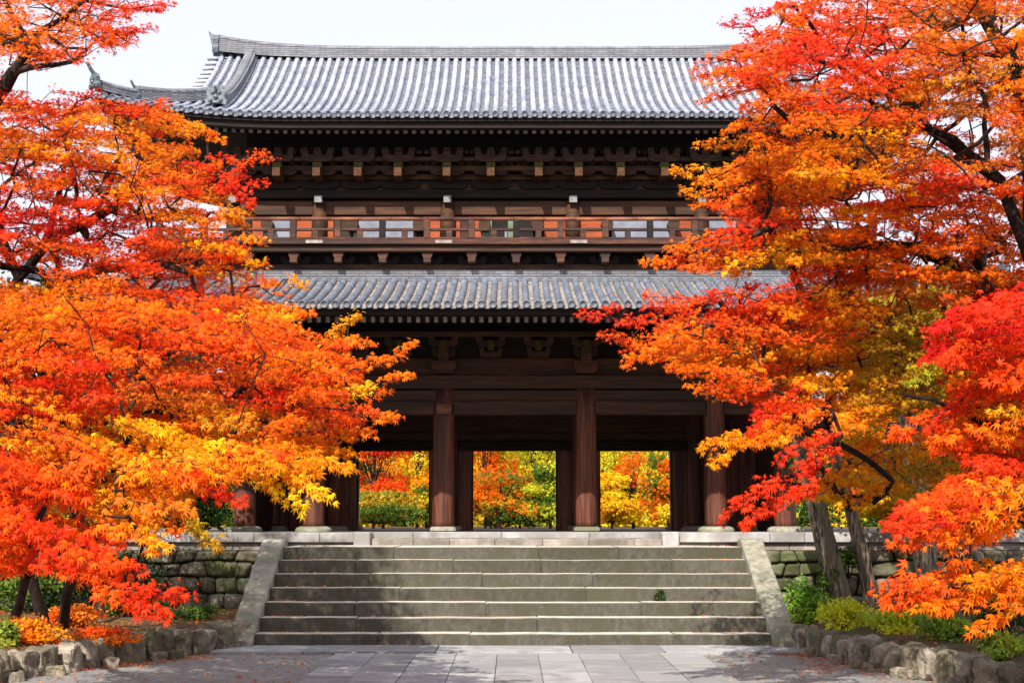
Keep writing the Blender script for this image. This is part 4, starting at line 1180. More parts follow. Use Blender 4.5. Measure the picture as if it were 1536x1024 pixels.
# ---- right-hand maples -------------------------------------------------------
# (5) tall near maple, top right
blobsR = [(1240,20,60,RO),(1320,30,50,OR),(1400,40,60,DO),(1500,30,60,OR),(1200,70,50,RED),(1270,90,60,RED),(1350,110,60,OR),(1430,120,60,DO),(1510,110,60,OR),(1120,40,40,CRIM),(1080,110,50,RO),(1150,130,50,OR),(1220,150,60,RED),(1300,160,50,YO),
    (1380,190,60,DO),(1460,200,60,DO),(1150,190,50,OR),(1250,210,60,YO),(1060,130,40,RO),(1320,240,50,YO),(1400,250,50,RED),(1200,240,50,YO),(1450,270,50,RED),(1520,260,50,OR)]
polyR = [(1560,-60),(1175,-60),(1170,10),(1150,40),(1165,62),(1110,72),(1085,95),(1100,125),(1085,150),(1120,165),(1125,195),(1140,215),(1110,240),(1180,262),(1300,280),(1420,290),(1580,300),(1580,-60)]
g = np.random.default_rng(6)
gapR = [(1390,165),(1440,160),(1500,165),(1480,200),(1430,212),(1395,205)]
sp = fill(g, polyR, 480, 10.5, 15.0, (-.8, -.3, .06), blobsR, L=(.35, .65), ls=(.8, 1.05))
sp = [s for s in sp if not inpoly(np.array([project(s[0])[0]]), np.array([project(s[0])[1]]), gapR)[0]]
sp += hero(g, [(1180,60,1080,36,11.6,[RO,CRIM],26),(1160,85,1045,95,11.5,[RO,OR,RO],44),(1170,105,1055,122,11.4,[RO,OR],40),(1160,130,1050,150,11.5,[OR,RO],44),(1170,75,1100,70,11.6,[OR,RO],30),(1150,170,1088,200,11.6,[OR,OR],28),(1190,20,1120,25,11.8,[RO,CRIM],22),(1200,40,1165,15,11.8,OR,20),(1140,110,1040,115,11.5,RO,24)], .9)
build_tree('maple_tree', 'tall orange maple filling the top right corner with dark forked limbs', [
    PL([(1640,600,12,.11),(1560,420,12,.07),(1500,270,12,.048),(1430,210,12.2,.034),(1370,180,12.2,.026),(1310,155,12.2,.024),(1290,130,12.2,.014)]),
    PL([(1500,270,12,.05),(1400,200,12.4,.035),(1335,130,12.6,.022),(1290,100,12.6,.015),(1230,60,12.5,.010)]),
    PL([(1480,260,12,.03),(1480,150,12,.02),(1430,60,12,.014)]),
    PL([(1560,420,12,.055),(1545,250,12,.042),(1530,120,12,.034),(1450,-20,12,.024)]),
    PL([(1370,188,12.2,.02),(1300,196,12,.014),(1200,195,11.8,.009)]),
    PL([(1530,120,12,.035),(1480,30,12.2,.03),(1400,-30,12.4,.02)])], sp,
    trunks=[([P(1720,1080,12.2), P(1700,850,12.1), P(1640,600,12)], [.17,.14,.11])], leaf=.056, per=76, seed=31)

# (6) orange maple on the big leaning trunk
blobsS = [(1060,230,40,YO),(1040,270,40,YO),(1120,260,50,OR),(1200,280,50,YO),(1090,310,50,RO),(1150,330,50,RED),(1220,330,50,YO),(1300,320,50,RED),(1380,330,60,RO),(1060,360,50,RO),(1000,385,40,OR),(1100,385,40,YO),(1160,370,40,YE),(1250,370,50,OR),(1340,390,60,OR),(1430,380,60,OR),
    (1500,340,50,OR),(1250,420,50,RED),(1180,440,40,RO),(1320,430,50,DO),(1100,460,50,RED),(1000,470,40,RED),(1050,500,50,OR),(930,500,40,RO),(890,475,30,RED),(960,540,40,OR),(1150,480,50,RED),(1220,500,50,YO),(1300,480,50,OL),(1120,530,50,YO),(1200,560,50,YO),(1060,560,40,YO),(1100,590,40,RO),(1160,600,50,RED),(1230,580,60,YO),(1300,560,60,OL)]
polyS = [(1580,290),(1420,280),(1200,225),(1100,225),(1070,240),(1050,262),(1060,285),(1100,295),(1080,310),(1085,335),(1070,362),(1030,378),(1020,398),(1080,400),(1180,400),(1200,425),(1300,430),(1400,440),(1580,430)]
polyS2 = [(1180,425),(1290,430),(1400,440),(1440,520),(1420,600),(1330,625),(1200,612),(1150,610),(1100,590),(1060,575),(1040,555),(1010,545),(960,525),(940,505),(985,490),(1000,465),(1060,455),(1120,455)]
sp = fill(g, polyS, 300, 12.0, 15.5, (-.85, -.3, .04), blobsS, L=(.35, .65), ls=(.8, 1.05))
sp += fill(g, polyS2, 330, 12.0, 16.0, (-.9, -.3, -.02), blobsS, L=(.35, .65), ls=(.8, 1.05))
sp += hero(g, [(1130,225,1045,216,12,[OR,YO],26),(1130,262,1008,262,11.9,[OR,YO],36),(1130,290,1020,290,11.9,[OR,OR,YO],26),(1130,310,1040,308,12,[RO,OR],24),(1130,350,1000,372,11.8,[RED,RO,OR],34),(1100,385,965,398,11.8,[OR,RO,OR],36),(1180,375,1090,405,12,[YE,YE],22),(1140,440,1000,455,12,[RED,RO],30),
    (1100,470,968,462,11.9,[RED,RED],30),(1080,490,868,468,11.6,[RO,RO,RED],46),(1020,500,935,550,11.6,[OR,OR],30),(1000,520,900,500,11.7,[OR,RO],26),(1100,570,1000,555,11.8,[RO,OR],26),(1120,590,1030,585,11.8,[RO,OR],22),(1180,600,1125,645,11.9,[RED,RED],30)], .9)
build_tree('maple_tree', 'orange and red maple on the thick leaning trunk beside the right end of the stairs', [
    PL([(1195,640,20,.105),(1205,560,18.6,.10),(1215,480,17,.085),(1260,430,15.6,.06),(1330,380,14.6,.05),(1400,360,14,.035)]),
    PL([(1205,560,18.6,.07),(1180,500,16.5,.04),(1100,490,14.5,.022),(1020,495,13,.012)]),
    PL([(1215,480,17,.06),(1180,380,15,.035),(1120,300,13.6,.02),(1080,270,12.8,.012)]),
    PL([(1490,445,14,.10),(1440,400,14,.07),(1370,375,13.8,.045),(1290,368,13.6,.025),(1220,360,13.4,.014)]),
    PL([(1490,445,14,.07),(1460,380,13.6,.05),(1440,352,13.4,.03)]),
    PL([(1205,560,18.6,.05),(1270,540,16.6,.035),(1340,480,15.4,.02)])], sp,
    trunks=[([P(1268,925,20.5), P(1250,860,20.5), P(1225,760,20.4), P(1208,690,20.3), P(1195,640,20)], [.175,.155,.14,.125,.11])], trunkm='bark', leaf=.058, per=72, seed=32)

# (7) crimson maple, far right
blobsU = [(1480,340,50,RED),(1520,360,50,RED),(1450,440,50,RED),(1500,470,50,CRIM),(1400,510,50,CRIM),(1540,500,40,OR),(1480,520,60,RED),(1420,550,50,RED),(1360,580,50,RED),(1520,560,60,RO),(1400,620,60,RO),(1460,640,50,OR),(1500,610,50,YE),(1520,660,50,RED),(1350,640,50,RED),(1380,690,50,OR),(1500,700,60,RED),(1440,700,60,RO),(1300,620,40,OR)]
polyU = [(1580,420),(1450,440),(1395,480),(1400,520),(1400,560),(1440,600),(1400,630),(1390,670),(1430,690),(1500,700),(1580,710)]
sp = fill(g, polyU, 215, 9.8, 13.5, (-.85, -.3, -.05), blobsU, L=(.35, .6), ls=(.85, 1.15))
sp += hero(g, [(1470,470,1395,500,10.5,CRIM,30),(1450,520,1385,540,10.6,CRIM,26),(1430,610,1335,655,10.6,[RED,RO],26)], 1.0)
build_tree('maple_tree', 'crimson maple at the right edge, its red sprays in front of the slim trunks', [
    PL([(1600,760,11.5,.10),(1570,640,11.4,.075),(1520,560,11.4,.05),(1470,500,11.4,.03),(1430,460,11.4,.02)]),
    PL([(1570,640,11.4,.05),(1480,640,11.4,.03),(1400,600,11.4,.02),(1350,590,11.4,.01)])], sp,
    trunks=[([P(1650,1120,11.8), P(1620,900,11.6), P(1600,760,11.5)], [.16,.13,.10])], leaf=.070, per=58, seed=33)

# (8) golden maple on the second trunk
blobsV = [(1180,620,50,OR),(1120,650,40,YO),(1080,670,40,YO),(1250,610,60,YO),(1330,600,60,YO),(1270,680,50,OL),(1330,660,60,YO),(1240,730,50,YO),(1300,730,60,YE),(1370,740,60,OL),(1400,700,60,OR),(1210,700,40,RED),(1150,720,40,RED),(1110,750,40,RED)]
polyV = [(1180,600),(1420,600),(1420,740),(1400,780),(1340,790),(1300,765),(1240,750),(1225,720),(1235,690),(1215,660),(1180,650),(1130,660),(1110,640)]
sp = fill(g, polyV, 240, 21.2, 25.5, (-.8, -.3, -.05), blobsV, L=(.6, 1.0), ls=(1.3, 1.7))
sp += fill(g, [(1230,660),(1420,650),(1420,700),(1330,740),(1240,735)], 34, 15.5, 18, (-.8, -.3, -.05), blobsV, L=(.35, .55), ls=(.95, 1.2))
sp += hero(g, [(1200,625,1055,672,11.8,[OR,YO,YO],36),(1180,645,1065,690,11.8,[OR,YO],20),(1230,690,1085,765,11.4,[RED,RED,RED],50),(1210,720,1120,785,11.4,[RED,RED],34),(1260,720,1190,745,14.4,[YO,YO],24),(1290,750,1225,745,14.4,[YO,YE],20)], 1.05)
build_tree('maple_tree', 'golden maple on the slender reddish trunk right of the thick leaning trunk', [
    PL([(1238,640,19.6,.09),(1250,580,18.6,.07),(1290,520,17.6,.05)]),
    PL([(1238,640,19.6,.06),(1200,640,17,.03),(1140,660,15,.016),(1100,672,14.4,.01)]),
    PL([(1275,760,20.6,.06),(1230,700,17,.03),(1170,720,15,.016)]),
    PL([(1260,700,20.2,.06),(1340,660,18,.04),(1400,640,17,.02)]),
    PL([(1260,700,20.2,.05),(1300,720,18.4,.03),(1330,740,17,.02)])], sp,
    trunks=[([P(1312,925,20.6), P(1298,850,20.6), P(1275,760,20.6), P(1258,700,20.2), P(1238,640,19.6)], [.115,.10,.092,.085,.075])], trunkm='bark', leaf=.068, per=58, seed=34)

# (9) upright trunk further right with olive orange crown
blobsW = [(1330,470,60,OL),(1400,520,60,OL),(1450,450,60,OL),(1360,540,50,YO),(1480,580,60,DO),(1440,620,60,OL),(1520,480,60,OL),(1540,600,60,OL),(1500,760,60,OL)]
polyW = [(1290,430),(1580,420),(1580,700),(1440,700),(1400,640),(1330,600),(1290,540)]
gapW = [(1395,560),(1460,555),(1450,585),(1400,590)]
sp = fill(g, polyW, 230, 20.9, 26.0, (-.6, -.4, .0), blobsW, L=(.6, 1.1), ls=(1.3, 1.7))
sp += fill(g, [(1300,440),(1580,430),(1580,600),(1440,560),(1400,520),(1300,520)], 70, 16, 20, (-.6, -.4, .0), blobsW, L=(.45, .8), ls=(1.0, 1.3))
sp = [s for s in sp if not inpoly(np.array([project(s[0])[0]]), np.array([project(s[0])[1]]), gapW)[0]]
build_tree('maple_tree', 'olive and orange maple on the upright dark trunk in front of the right kerb', [
    PL([(1358,560,20.6,.11),(1360,470,20,.10),(1340,380,19,.07)]), PL([(1358,560,20.6,.09),(1420,480,19,.06),(1480,430,18,.04)]), PL([(1362,620,20.6,.07),(1330,560,19.5,.04)]), PL([(1360,590,20.6,.07),(1400,570,20,.05),(1470,600,19,.03)])], sp,
    trunks=[([P(1395,905,20.9), P(1388,840,20.9), P(1378,740,20.8), P(1362,640,20.7), P(1358,560,20.6)], [.18,.165,.155,.135,.115])], trunkm='bark', leaf=.068, per=56, seed=35)

# (10) low near maple, bottom right
blobsX = [(1350,790,50,RED),(1330,780,40,RED),(1400,800,50,OR),(1450,780,50,OR),(1500,760,50,YO),(1520,720,60,YO),(1400,740,50,RO),(1480,710,50,RED),(1340,885,50,RO),(1400,880,50,OR),(1450,880,50,YO),(1520,870,50,YO),(1480,910,50,OR)]
polyX = [(1580,700),(1440,705),(1400,740),(1345,765),(1345,795),(1400,815),(1450,800),(1500,780),(1580,770)]
polyX2 = [(1580,852),(1470,855),(1400,865),(1360,880),(1400,890),(1450,893),(1580,888)]
sp = fill(g, polyX, 84, 9.2, 11.5, (-.85, -.3, -.12), blobsX, L=(.3, .5), ls=(1.0, 1.3))
sp += fill(g, polyX2, 42, 9.2, 10.6, (-.85, -.3, -.10), blobsX, L=(.25, .4), ls=(.9, 1.2))
sp += hero(g, [(1440,775,1325,790,9.6,[OR,RED,RED],32),(1440,790,1340,818,9.6,[OR,RO],24),(1480,790,1420,825,9.6,[OR,OR],26),(1500,860,1308,882,9.4,[YO,OR,RO],32),(1450,880,1330,908,9.4,[OR,RO],26),(1500,880,1380,918,9.3,[OR,OR],26),(1560,890,1455,945,9.3,[YO,OR],32)], 1.2)
build_tree('maple_tree', 'low maple with large orange leaves over the shrubs in the bottom right corner', [
    PL([(1620,900,10.6,.08),(1570,800,10.4,.055),(1500,760,10.2,.03),(1420,770,10,.016),(1380,790,9.8,.01)]),
    PL([(1590,840,10.5,.05),(1550,860,10.2,.025),(1480,875,9.8,.016),(1400,880,9.6,.009)]),
    PL([(1590,840,10.5,.03),(1560,900,10,.016),(1500,930,9.5,.008)])], sp,
    trunks=[([P(1650,1110,10.8), P(1640,1000,10.7), P(1620,900,10.6)], [.12,.10,.08])], leaf=.066, per=40, seed=36)

# (11),(12) slim dark trunks low right with sparse dark foliage
def slim(label, pts, rad, polyf, n, Y0, Y1, blobs, seed, barkm='bark_dark', ls=(1., 1.3), leafm='leaf'):
    gg = np.random.default_rng(seed); sp = fill(gg, polyf, n, Y0, Y1, (.0, -.3, .0), blobs, L=(.4, .8), ls=ls, spread=.8)
    P3 = [P(*q) for q in pts]
    build_tree('maple_tree', label, [([P3[-1], P(pts[-1][0] + 10, pts[-1][1] - 60, pts[-1][2])], [rad[-1], rad[-1] * .6])], sp, trunks=[(P3, rad)], trunkm=barkm, seed=seed, per=50)
slim('slim dark maple trunk above the green shrubs near the right rock edging', [(1452,962,17.0), (1442,900,17), (1430,830,17.1), (1420,760,17.4)], [.10, .085, .075, .07],
     [(1340,640),(1560,640),(1560,760),(1420,800),(1350,760)], 80, 16, 19, [(1400,700,60,OL),(1500,700,60,DO),(1450,750,60,OL)], 41, 'bark')
slim('thin dark forked maple in shade by the left retaining wall', [(150,925,19.0), (148,860,19), (160,800,19), (170,720,19)], [.06, .05, .045, .04],
     [(0,620),(260,600),(300,700),(250,780),(60,790),(0,780)], 90, 18, 21, [(60,700,60,DO),(150,680,60,OL),(220,700,60,GR),(60,760,60,GR)], 42)

# ---- background: evergreens flanking the gate --------------------------------
def bush(name, label, cat, group, base, rx, ry, h, cols, n, leaf, seed, z0=.1, leafm='green_leaf', trunk=True, tm=TQ, lumps=9, th=None, flat=1.0):
    g = np.random.default_rng(seed)
    root = empty(name, base); tag(root, label, cat, group)
    PS = []; CO = []; NNs = []
    cent = []
    for i in range(lumps):
        a = g.uniform(0, 2 * math.pi); q = g.uniform(.15, .75); hz = g.uniform(z0 + .12, .86)
        wz = math.sin(math.pi * min(1, .25 + hz * .7)) 
        cent.append((rx * q * math.cos(a) * wz, ry * q * math.sin(a) * wz, h * hz, g.uniform(.22, .42)))
    cent.append((0, 0, h * .8, .3))
    per = n // len(cent)
    for (cx, cy, cz, rr) in cent:
        d = nrm(g.normal(0, 1, (per, 3))); r = g.uniform(.45, 1.05, per) ** .5
        s = np.array([rx, ry, h * .55 * flat]) * rr * 1.25
        p = np.array([cx, cy, cz])[None] + d * r[:, None] * s[None] * (1 + .25 * np.sin(d[:, :1] * 7 + cx * 5))
        p[:, 2] = np.maximum(p[:, 2], h * z0 * g.uniform(.3, 1, per))
        PS.append(p); NNs.append(d * .8 + np.array([0, -.3, .7]) + g.normal(0, .4, (per, 3)))
        c = np.array(cols[g.integers(0, len(cols))])[None] * g.uniform(.65, 1.3, (per, 1)); CO.append(c)
    pos = np.concatenate(PS); nn = np.concatenate(NNs)
    ax = g.normal(0, 1, pos.shape); ax[:, 2] -= .3
    link('crown' if trunk else 'foliage', leaves_mesh('crown', pos, ax, nn, leaf * g.uniform(.6, 1.25, len(pos)), np.concatenate(CO), tm), M[leafm], root)
    LCOUNT[0] += len(pos)
    if trunk:
        tb = Tubes()
        th = th or .03 * h
        top = np.array([0, 0, h * .75]); pts = np.array([[0, 0, -.1], [g.normal(0, .05), 0, h * .3], [g.normal(0, .1), 0, h * .55], top])
        tb.add(pts, [th, th * .8, th * .55, th * .2], 9)
        for (cx, cy, cz, rr) in cent:
            s = np.array([0, 0, max(h * .12, cz * .5)]); e = np.array([cx, cy, cz]); m = (s + e) / 2 + np.array([0, 0, -.06 * h])
            tb.add(np.array([s, m * .5 + s * .25 + e * .25, e]), [th * .5, th * .35, th * .12], 5)
        link('trunk', tb.mesh('trunk'), M['bark_dark'], root)
    else:
        tb = Tubes()
        for (cx, cy, cz, rr) in cent: tb.add(np.array([[cx * .2, cy * .2, 0], [cx * .7, cy * .7, cz * .6], [cx, cy, cz]]), [.012, .009, .004], 4)
        link('stems', tb.mesh('stems'), M['bark_dark'], root)
    return root
EG = 'evergreens flanking the gate'
sd = 60
for (px, Y, zb_, rx, h, lab, cols) in (
    (262, 30, 1.375, 1.3, 3.4, 'dark green evergreen shrub nearest the left corner columns of the gate', [DG, (.045, .09, .016)]),
    (190, 28, 1.375, 2.0, 4.4, 'tall dark evergreen behind the left kerb, between the shrub and the frame edge', [DG, (.05, .09, .02)]),
    (60, 27, 1.375, 2.2, 5.0, 'dark evergreen tree at the far left above the kerb', [DG, (.06, .09, .02)]),
    (-90, 27, 1.375, 2.4, 5.4, 'dense evergreen partly outside the left edge of the frame', [DG, GR]),
    (1330, 31, 1.375, 2.0, 3.6, 'dark evergreen shrub behind the kerb at the right corner of the gate', [DG, GR]),
    (1450, 28, 1.375, 2.2, 4.0, 'dark evergreen tree behind the right kerb beyond the upright trunk', [DG, GR]),
    (1570, 27, 1.375, 2.4, 4.6, 'dense evergreen at the right edge above the kerb', [DG, GR])):
    b = P(px, 780, Y); sd += 1
    bush('evergreen_tree', lab, 'evergreen tree', EG, (b.x, b.y, zb_), rx, rx * .8, h, cols, 9000, .13, sd, z0=.04, lumps=14)

# ---- garden trees seen through the gateway -----------------------------------
BGg = 'garden trees beyond the gate'
items = [
 (560, 60, 2.6, 5.5, [RED, RO, CRIM], 'red maple seen through the left doorway of the gate', .10, 3800),
 (625, 64, 2.6, 6.0, [YO, GYE, OR], 'orange yellow maple right of the red one in the left doorway', .10, 3800),
 (575, 57, 2.4, 1.7, [GR, OL, (.16, .24, .03)], 'green bush low in the left doorway of the gate', .10, 3200),
 (640, 58, 1.6, 2.3, [GYG, YO, GR], 'yellow green bush by the central left pillar in the left doorway', .10, 2600),
 (728, 62, 2.6, 5.4, [OR, YO, RO, OL], 'orange maple on the left side of the central doorway', .10, 4000),
 (750, 58.5, 2.2, 2.5, [OR, OL, YO, GR], 'low orange maple in front of the dark trunks in the central doorway', .09, 2400),
 (800, 65, 3.0, 6.4, [GYE, GYG, GYE], 'bright yellow maple at the upper right of the central doorway', .10, 5000),
 (826, 58, 1.4, 2.9, [LG, GR, GYG], 'fresh green tree at the right side of the central doorway', .10, 3600),
 (780, 60, 2.6, 1.7, [GR, DG, GR, LG], 'dark green undergrowth bush at the foot of the central doorway', .10, 3400),
 (918, 57, 1.5, 2.5, [GYE, GYE, YE], 'bright yellow bush low on the left of the right doorway', .10, 3800),
 (950, 66, 3.4, 6.6, [GYE, GYG, OL, GYE], 'tall yellow tree filling the top of the right doorway', .10, 5200),
 (950, 57.5, 1.3, 3.5, [RO, OR], 'small red maple in the middle of the right doorway', .09, 620),
 (1003, 61, 1.5, 3.8, [GR, GYE, OR], 'orange and green maple on the right of the right doorway', .10, 3000),
]
for i, (px, Y, rx, h, cols, lab, lf, n) in enumerate(items):
    b = P(px, 780, Y)
    bush('garden_tree', lab, 'tree' if h > 3 else 'bush', BGg, (b.x, b.y, 1.30), rx, rx * .9, h, cols, int(n * 2.2), lf * 1.35, 80 + i, z0=.03, leafm='leaf', tm=T3, lumps=22, th=.07, flat=.5)
# a tall wood that closes the view beyond them
g = np.random.default_rng(99)
n = 130000
PX = g.uniform(-60, 60, n); PYY = 78 + g.uniform(0, 8, n); top = 6.0 + 2.0 * np.array([noise.noise(Vector((x * .16, 3, 1))) for x in PX]); PZ = 1.3 + g.random(n) ** 1.35 * top
cc = np.array([[YO, GYE, GYG, GR, GYE, OL, GR, GYG][k] for k in ((np.array([noise.noise(Vector((x * .22, z * .35, 7))) for x, z in zip(PX, PZ)]) * .5 + .5) * 8).astype(int).clip(0, 7)]) * g.uniform(.6, 1.2, (n, 1))
pos = np.stack([PX, PYY, PZ], 1)
o = link('woods', leaves_mesh('woods', pos, g.normal(0, 1, (n, 3)), np.array([0, -.8, .8])[None] + g.normal(0, .5, (n, 3)), g.uniform(.3, .62, n), cc, T3), M['leaf'])
tag(o, 'distant autumn wood closing the view behind the garden trees', 'woods', kind='stuff')

# ================================================================== planting beds and rock edging
LE = [(-9.0, 12.6), (-6.6, 13.3), (-5.55, 14.3), (-5.15, 15.3), (-4.85, 16.1), (-4.40, 16.9), (-3.98, 17.7), (-3.72, 18.25), (-3.62, 18.8)]
RE = [(3.86, 18.75), (3.80, 18.2), (3.86, 17.5), (4.00, 16.6), (4.20, 15.6), (4.50, 14.6), (5.00, 13.6), (6.2, 12.6), (9.0, 11.8)]
def bed(name, line, xo, ysgn):
    bm = bmesh.new(); cols_ = 14; grid = []
    for (x, y) in line:
        row = []
        for k in range(cols_ + 1):
            f = k / cols_; xx = x + (xo - x) * f; yy = y + (22.1 - y) * f * (1 if abs(x) < 8 else 1)
            row.append(bm.verts.new((xx, yy, .17 + .16 * min(1, f * 5) + .07 * noise.noise(Vector((xx, yy, 0)) * 1.1))))
        grid.append(row)
    # wide sheet: also fill toward the stairs
    for a, b in zip(grid[:-1], grid[1:]):
        for k in range(cols_): bm.faces.new((a[k], a[k + 1], b[k + 1], b[k]))
    fix(bm); return fin(name, bm, M['soil'], smooth=True)
def bed2(name, line, side):
    # grid in y, from the edging line outwards to x = side*16
    bm = bmesh.new(); ys = [line[0][1] + (22.1 - min(p[1] for p in line)) * 0 for _ in ()]
    pts = sorted(line, key=lambda p: p[1]); Ys = [p[1] for p in pts]; Xs = [p[0] for p in pts]
    yy = np.linspace(min(Ys), 22.1, 30); grid = []
    for y in yy:
        x0 = np.interp(y, Ys, Xs); row = []
        for k in range(25):
            f = (k / 24) ** 1.6; x = x0 + (side * 16 - x0) * f
            row.append(bm.verts.new((x, y, .10 + .20 * min(1, abs(x - x0) * 2.2) + .05 * noise.noise(Vector((x, y, 0)) * 1.3))))
        grid.append(row)
    for a, b in zip(grid[:-1], grid[1:]):
        for k in range(24): bm.faces.new((a[k], a[k + 1], b[k + 1], b[k]))
    fix(bm); o = fin(name, bm, M['soil'], smooth=True); tag(o, kind='structure'); return o
bed2('planting_bed', LE, -1); bed2('planting_bed', RE, 1)

def rock_mesh(sx, sy, sz, seed, sub=7):
    bm = bmesh.new(); bmesh.ops.create_cube(bm, size=2); bmesh.ops.subdivide_edges(bm, edges=list(bm.edges), cuts=sub, use_grid_fill=True)
    sh = Vector((seed * 3.7, seed * 1.3, seed * 2.1))
    for v in bm.verts:
        c = v.co; m = (abs(c.x) ** 11 + abs(c.y) ** 11 + abs(c.z) ** 11) ** (1 / 11)
        p = c / m
        dd = 1 + .24 * noise.noise(p * 1.1 + sh) + .16 * (abs(noise.noise(p * 1.9 + sh)) - .2) + .06 * noise.noise(p * 5 + sh)
        v.co = Vector((p.x * sx * dd, p.y * sy * dd, p.z * sz * dd))
        if v.co.z > 0: v.co.x *= 1 - .10 * v.co.z / sz
    rr_ = random.Random(seed * 17 + 3)
    for _ in range(6):          # broken faces
        nn = Vector((rr_.gauss(0, 1), rr_.gauss(0, 1), rr_.gauss(.2, .8))).normalized()
        sup = max(v.co.dot(nn) for v in bm.verts); dl = sup * rr_.uniform(.74, .93)
        for v in bm.verts:
            q = v.co.dot(nn)
            if q > dl: v.co -= nn * (q - dl) * .93
    me = bpy.data.meshes.new('stone'); bm.normal_update(); bm.to_mesh(me); bm.free()
    me.materials.append(M['rock']); return me
def edging(line, label, seed, hmul=1.0):
    rd = random.Random(seed); root = empty('rock_edging', (line[4][0], line[4][1], 0)); tag(root, label, 'rock edging', 'rock edgings of the planting beds')
    o0 = root.location
    # walk along the line
    pts = [Vector((x, y, 0)) for x, y in line]; i = 0; pos = pts[0].copy(); seg = 0
    total = sum((b - a).length for a, b in zip(pts[:-1], pts[1:])); s = 0
    def at(d):
        for a, b in zip(pts[:-1], pts[1:]):
            L = (b - a).length
            if d <= L: return a.lerp(b, d / L), (b - a).normalized()
            d -= L
        return pts[-1], (pts[-1] - pts[-2]).normalized()
    k = 0
    while s < total - .1:
        wdt = rd.uniform(.19, .36); p, t = at(min(total, s + wdt / 2)); h = rd.uniform(.15, .20) * hmul
        me = rock_mesh(wdt / 2 * .955, rd.uniform(.14, .20), h, seed * 10 + k)
        o = bpy.data.objects.new('stone', me); C.objects.link(o); o.parent = root
        o.location = p + Vector((rd.uniform(-.03, .03), rd.uniform(-.03, .03), h * .72)) - Vector(o0)
        o.rotation_euler = (rd.uniform(-.12, .12), rd.uniform(-.1, .1), math.atan2(t.y, t.x) + rd.uniform(-.12, .12))
        s += wdt; k += 1
        if rd.random() < .3:
            me = rock_mesh(.10, .09, .07, seed * 10 + k + 500); o = bpy.data.objects.new('stone', me); C.objects.link(o); o.parent = root
            nrmv = Vector((t.y, -t.x, 0)); nrmv = nrmv if nrmv.y < 0 else -nrmv
            o.location = p + nrmv * .2 + Vector((0, 0, .03)) - Vector(o0); o.rotation_euler.z = rd.uniform(0, 3)
edging(LE[1:], 'curved low edging of rounded mossy rocks around the left planting bed', 3)
edging(RE[:-1], 'curved low edging of squared grey rocks around the right planting bed', 4)

# ---- shrubs
def shrub(px, py, Y, rx, h, cols, lab, n, leaf, seed, zb_=.22, tm=TQ):
    b = P(px, py, Y); bush('shrub', lab, 'shrub', 'shrubs in the planting beds', (b.x, b.y, zb_), rx, rx * .8, h, cols, n, leaf, seed, z0=.02, trunk=False, tm=tm, lumps=12)
shrub(1205, 900, 19.9, .44, .62, [(.16, .33, .03), (.26, .46, .04)], 'fresh green leafy shrub between the right side slab and the leaning trunk', 2600, .055, 201)
shrub(1268, 935, 18.3, .58, .40, [(.62,.64,.03), (.72, .66, .04), (.45,.55,.03)], 'bright yellow green shrub behind the right rock edging at the foot of the trunks', 4200, .036, 202)
shrub(1345, 940, 17.6, .60, .38, [(.5, .62, .04), (.34,.48,.03), (.62,.64,.03)], 'yellow green low shrub right of the brightest one along the rock edging', 3600, .036, 203)
shrub(1390, 925, 18.6, .5, .48, [GR, (.08, .16, .025)], 'mid green shrub under the hanging orange leaves on the right', 3600, .05, 204)
shrub(1430, 965, 16.2, .50, .36, [(.16,.28,.03), LG], 'small green fern-like shrub close behind the grey rocks right', 2600, .045, 205)
shrub(1500, 940, 17.2, .6, .55, [DG, GR], 'dark green shrub near the right edge of the frame', 3200, .05, 206)
shrub(1505, 995, 14.6, .42, .34, [GR, YG, LG], 'green and orange tuft at the bottom right corner by the rocks', 2000, .05, 207, .15)
shrub(1580, 960, 16.0, .6, .55, [DG, GR], 'dark shrub half outside the right edge', 1800, .05, 208)
shrub(200, 930, 19.8, .7, .40, [DG, GR, (.05, .1, .02)], 'dark green shrub at the foot of the left retaining wall', 3600, .05, 211)
shrub(300, 935, 19.6, .5, .26, [DG, GR], 'low dark green ground shrub left of the staircase', 2600, .045, 212)
shrub(110, 950, 18.0, .55, .34, [DO, OR, RO], 'low rusty orange shrub behind the left rocks', 2600, .05, 213)
shrub(40, 960, 16.0, .55, .34, [OR, DO, YO], 'orange leafy shrub at the left edge above the rocks', 2600, .05, 214)
shrub(8, 935, 15.6, .22, .30, [(.28, .30, .03), (.16, .24, .03)], 'yellow green seedling clump at the left edge', 900, .08, 215)
shrub(150, 970, 16.4, .5, .2, [OR, RO, DO], 'flat orange ground shrub just behind the curved left rocks', 2200, .045, 216)
shrub(60, 880, 21.0, 1.0, 1.25, [DG, (.02, .045, .01), GR], 'tall dark green shrub hiding the left end of the retaining wall', 6500, .07, 231)
shrub(185, 890, 21.3, .7, .95, [DG, (.02, .045, .01)], 'dark shaded shrub against the retaining wall between trunks and open stones on the left', 4200, .07, 232)
# creeper on the leaning trunk
b = P(1240, 850, 20.45)
bush('creeper', 'green creeper growing on the thick leaning trunk by the stairs', 'creeper', None, (b.x, b.y, Z(905, 20.4)), .20, .16, .9, [(.14, .26, .03), GR], 900, .06, 221, trunk=False, tm=T3, lumps=7)
b = P(1262, 836, 20.7)
bush('creeper', 'green creeper spray spreading from the trunk over the retaining wall top', 'creeper', None, (b.x + .1, b.y, Z(868, 20.7)), .55, .2, .48, [(.16, .28, .03), GR, DG], 1300, .055, 222, trunk=False, tm=T3, lumps=8)
b = P(988, 893, 19.7)
bush('weed', 'small dark green weed growing from a step joint right of centre', 'weed', None, (b.x, 18.5 + RUN * 3 - .03, RISE * 3), .09, .04, .17, [DG, (.05,.10,.015)], 90, .06, 223, trunk=False, tm=TQ, lumps=4)

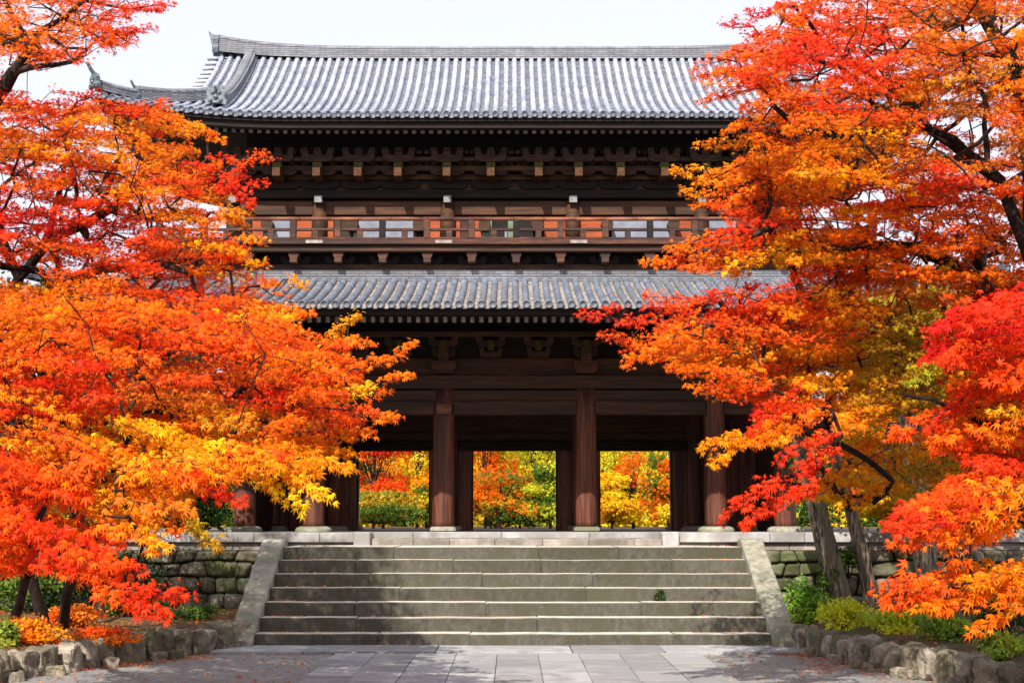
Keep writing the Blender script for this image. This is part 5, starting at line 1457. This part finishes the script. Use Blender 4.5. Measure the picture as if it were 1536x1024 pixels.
# ---- fallen leaves
g = np.random.default_rng(77); PSl = []; 
def scat(n, fx, fy, fz): 
    x = fx(n); y = fy(n, x); z = fz(x, y); PSl.append(np.stack([x, y, z], 1))
scat(800, lambda n: g.uniform(-6.0, -1.9, n), lambda n, x: g.uniform(11.5, 18.3, n), lambda x, y: np.full(len(x), .012))
scat(420, lambda n: g.uniform(2.2, 5.0, n), lambda n, x: g.uniform(11.5, 17.9, n), lambda x, y: np.full(len(x), .012))
scat(1300, lambda n: g.uniform(-4.4, -3.5, n) - g.random(n) * 1.1, lambda n, x: 17.9 + (x + 3.9) * 1.25 * (1 + 0 * x) - g.random(n) ** 2 * 1.2, lambda x, y: np.full(len(x), .014))
scat(500, lambda n: g.uniform(3.3, 4.4, n), lambda n, x: 17.6 - g.random(n) ** 2 * 2.2, lambda x, y: np.full(len(x), .014))
for k in range(NS):
    for s_, cnt in ((-1, 26), (1, 14)):
        x = s_ * (SW - .05 - np.abs(g.normal(0, .45, cnt))) + XC
        PSl.append(np.stack([x, 18.5 + RUN * (k + 1) - .03 - np.abs(g.normal(0, .07, cnt)), np.full(cnt, RISE * (k + 1) + .014)], 1))
# in the beds
for side, cnt in ((-1, 4200), (1, 1500)):
    x = side * g.uniform(3.9, 9.5, cnt); y = g.uniform(14, 21.8, cnt)
    lx = np.interp(y, [p[1] for p in sorted(LE if side < 0 else RE, key=lambda p: p[1])], [p[0] for p in sorted(LE if side < 0 else RE, key=lambda p: p[1])])
    ok = np.abs(x) > np.abs(lx) + .12; x = x[ok]; y = y[ok]
    z = np.array([.10 + .20 * min(1, abs(a - l) * 2.2) + .05 * noise.noise(Vector((a, b_, 0)) * 1.3) for a, b_, l in zip(x, y, lx[ok])]) + .02
    PSl.append(np.stack([x, y, z], 1))
pos = np.concatenate(PSl); n = len(pos)
pal = np.array([OR, RO, (.45, .16, .05), (.3, .13, .06), YO, (.5, .12, .02)]); cc = pal[g.integers(0, 6, n)] * g.uniform(.5, 1.0, (n, 1))
ax = g.normal(0, 1, (n, 3)); ax[:, 2] *= .15; nn = g.normal(0, .22, (n, 3)); nn[:, 2] += 1
o = link('fallen_leaves', leaves_mesh('fallen_leaves', pos, ax, nn, g.uniform(.025, .055, n), cc, T5), M['litter'])
tag(o, 'scattered orange and brown fallen maple leaves on gravel, steps and beds', 'fallen leaves', kind='stuff')
print('LEAVES', LCOUNT[0])
